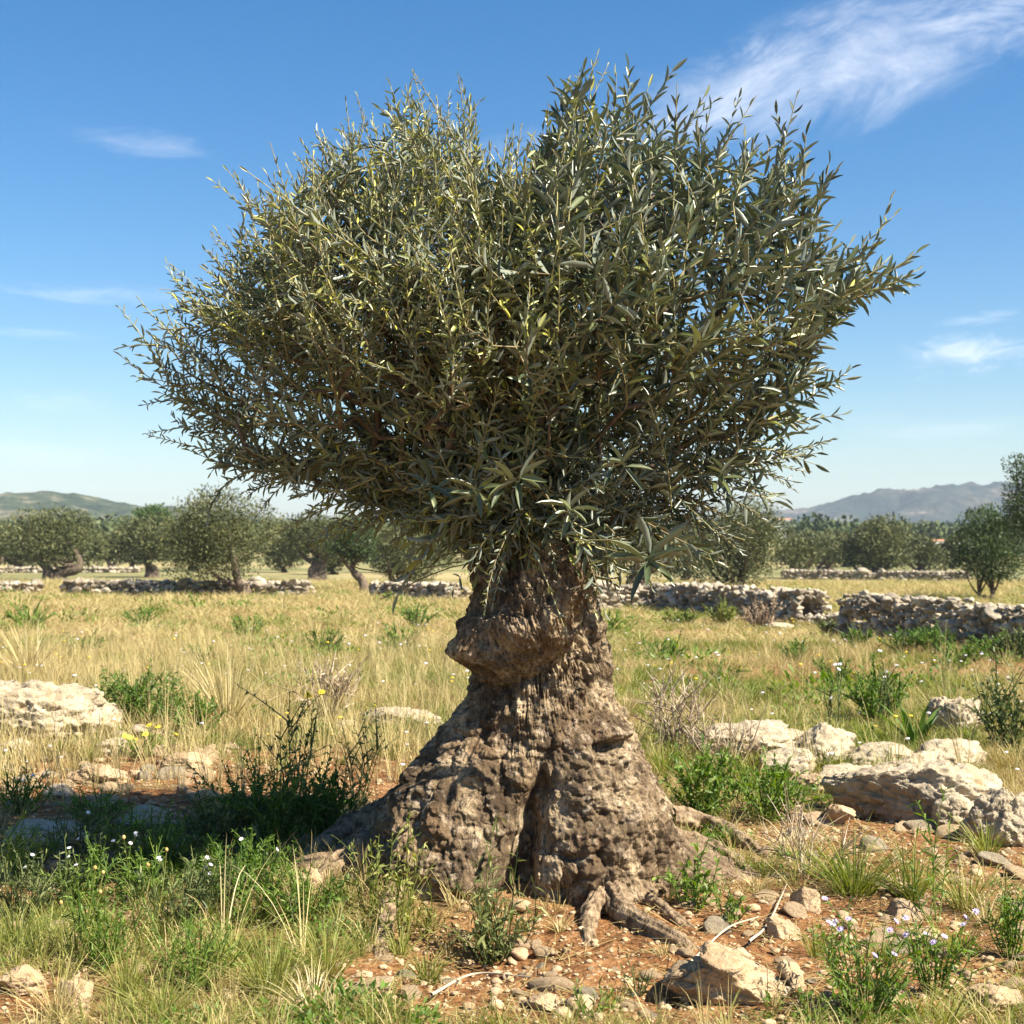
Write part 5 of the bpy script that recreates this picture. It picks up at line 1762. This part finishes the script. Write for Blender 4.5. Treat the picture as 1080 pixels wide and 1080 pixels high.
for k, (px, py, h, w, lab) in enumerate([(985, 690, 30, 50, 'third along it from the gap'), (1078, 697, 34, 50, 'cut off by the right edge'), (720, 662, 18, 44, 'before the left part of the tumbled wall'), (1015, 700, 22, 60, 'a little nearer than the others'),
                                     (880, 672, 18, 40, 'in the gap between the two walls')]):
    plant('round_bush', 'straggly bush by the right stone walls, ' + lab, px, py, h, w, 34, 5, 0.4, ('herb', 'grey_herb', 'grass')[k % 3], seed=500 + k, branch=2, tint=0.35, cat='bush')
fbl = ['straight above the green bush behind the left outcrop', 'above the tall pale straw tussock', 'above and left of the tall straw tussock', 'close to the left side of the trunk',
       'just before the low wall left of the trunk', 'right of the trunk neck', 'before the collapsed gap of the right wall', 'before the right end of the high right wall',
       'between the gap and the white blossom stalks', 'above the dry shrub at the right outcrop', 'above the brown twiggy shrub on the left', 'nearest the wall at the left edge',
       'before the left dry-stone wall at its left half', 'touching the right side of the trunk neck']
fb = [(90, 690), (262, 672), (210, 700), (420, 690), (440, 662), (700, 700), (840, 700), (1000, 712), (880, 720), (760, 720), (345, 690), (30, 660), (150, 660), (640, 668)]
for k, (px, py) in enumerate(fb):
    plant('field_bush', 'low green bush in the open field, ' + fbl[k], px, py, 20 + (k * 7) % 12, 40 + (k * 13) % 25, 22, 5, 0.35, 'herb', seed=70 + k, branch=1, tint=0.35 + 0.3 * (k % 2), group='low bushes dotted over the field', cat='bush')

for k, (px, py, h, w, lab) in enumerate([(455, 985, 50, 60, 'under the left lobe of the trunk'), (590, 985, 34, 40, 'between the bushy herb and the roots'), (380, 1010, 60, 70, 'left of the pale upright weed'),
                                     (700, 1010, 30, 40, 'between the roots and the foreground rock'), (860, 1010, 60, 60, 'above the bottom lilac herb'), (800, 940, 40, 60, 'above the smooth cream stone'),
                                     (650, 1062, 34, 50, 'left of the foreground rock'), (1040, 975, 60, 70, 'under the edge block near the right edge'), (930, 1010, 50, 60, 'between the two lilac herbs')]):
    blades('grass_tussock', 'thin scruffy tussock ' + lab, px, py, h, w, 45, ('grass', 'straw')[k % 2], 400 + k, tint=0.7, group='thin scruffy tussocks', width=1.0)

# dry sticks on the earth before the roots
for k, pts in enumerate([[(700, 1050), (735, 1020), (768, 990), (800, 975)], [(742, 1056), (760, 1030), (735, 1010)], [(790, 1005), (810, 985), (830, 940)], [(455, 1060), (500, 1035), (560, 1040)]]):
    P = [G(*p) + np.array([0, 0, 0.03]) for p in pts]
    V, Fq = tube(spline(P, 24), np.linspace(0.006, 0.0025, 24), 6, None, 0, 0.2)
    lab = ['long pale curved stick lying left of the foreground rock', 'short pale stick touching the foreground rock', 'thin stick beside the smooth cream stone', 'thin dead stick in the earth at the bottom centre'][k]
    o = mesh_obj('dry_stick', V, Fq, M['dry_twig'], attrs={'tint': np.full(len(V), 0.9)}, loc=P[0])
    tag(o, lab, 'stick')


# ------------------------------------------------------------------ air
def haze():
    bag = Bag()
    box(bag, -3600, 3600, -3600, 3600, -12, 110)
    m, N, out = new_mat('haze')
    v = N.n('ShaderNodeVolumePrincipled')
    v.inputs['Color'].default_value = (0.70, 0.83, 1.0, 1)
    v.inputs['Density'].default_value = 0.00017
    N.l(v.outputs[0], out.inputs['Volume'])
    tag(bag.obj('haze', m, smooth=False), 'thin blue haze in the air', 'haze', kind='stuff')


haze()
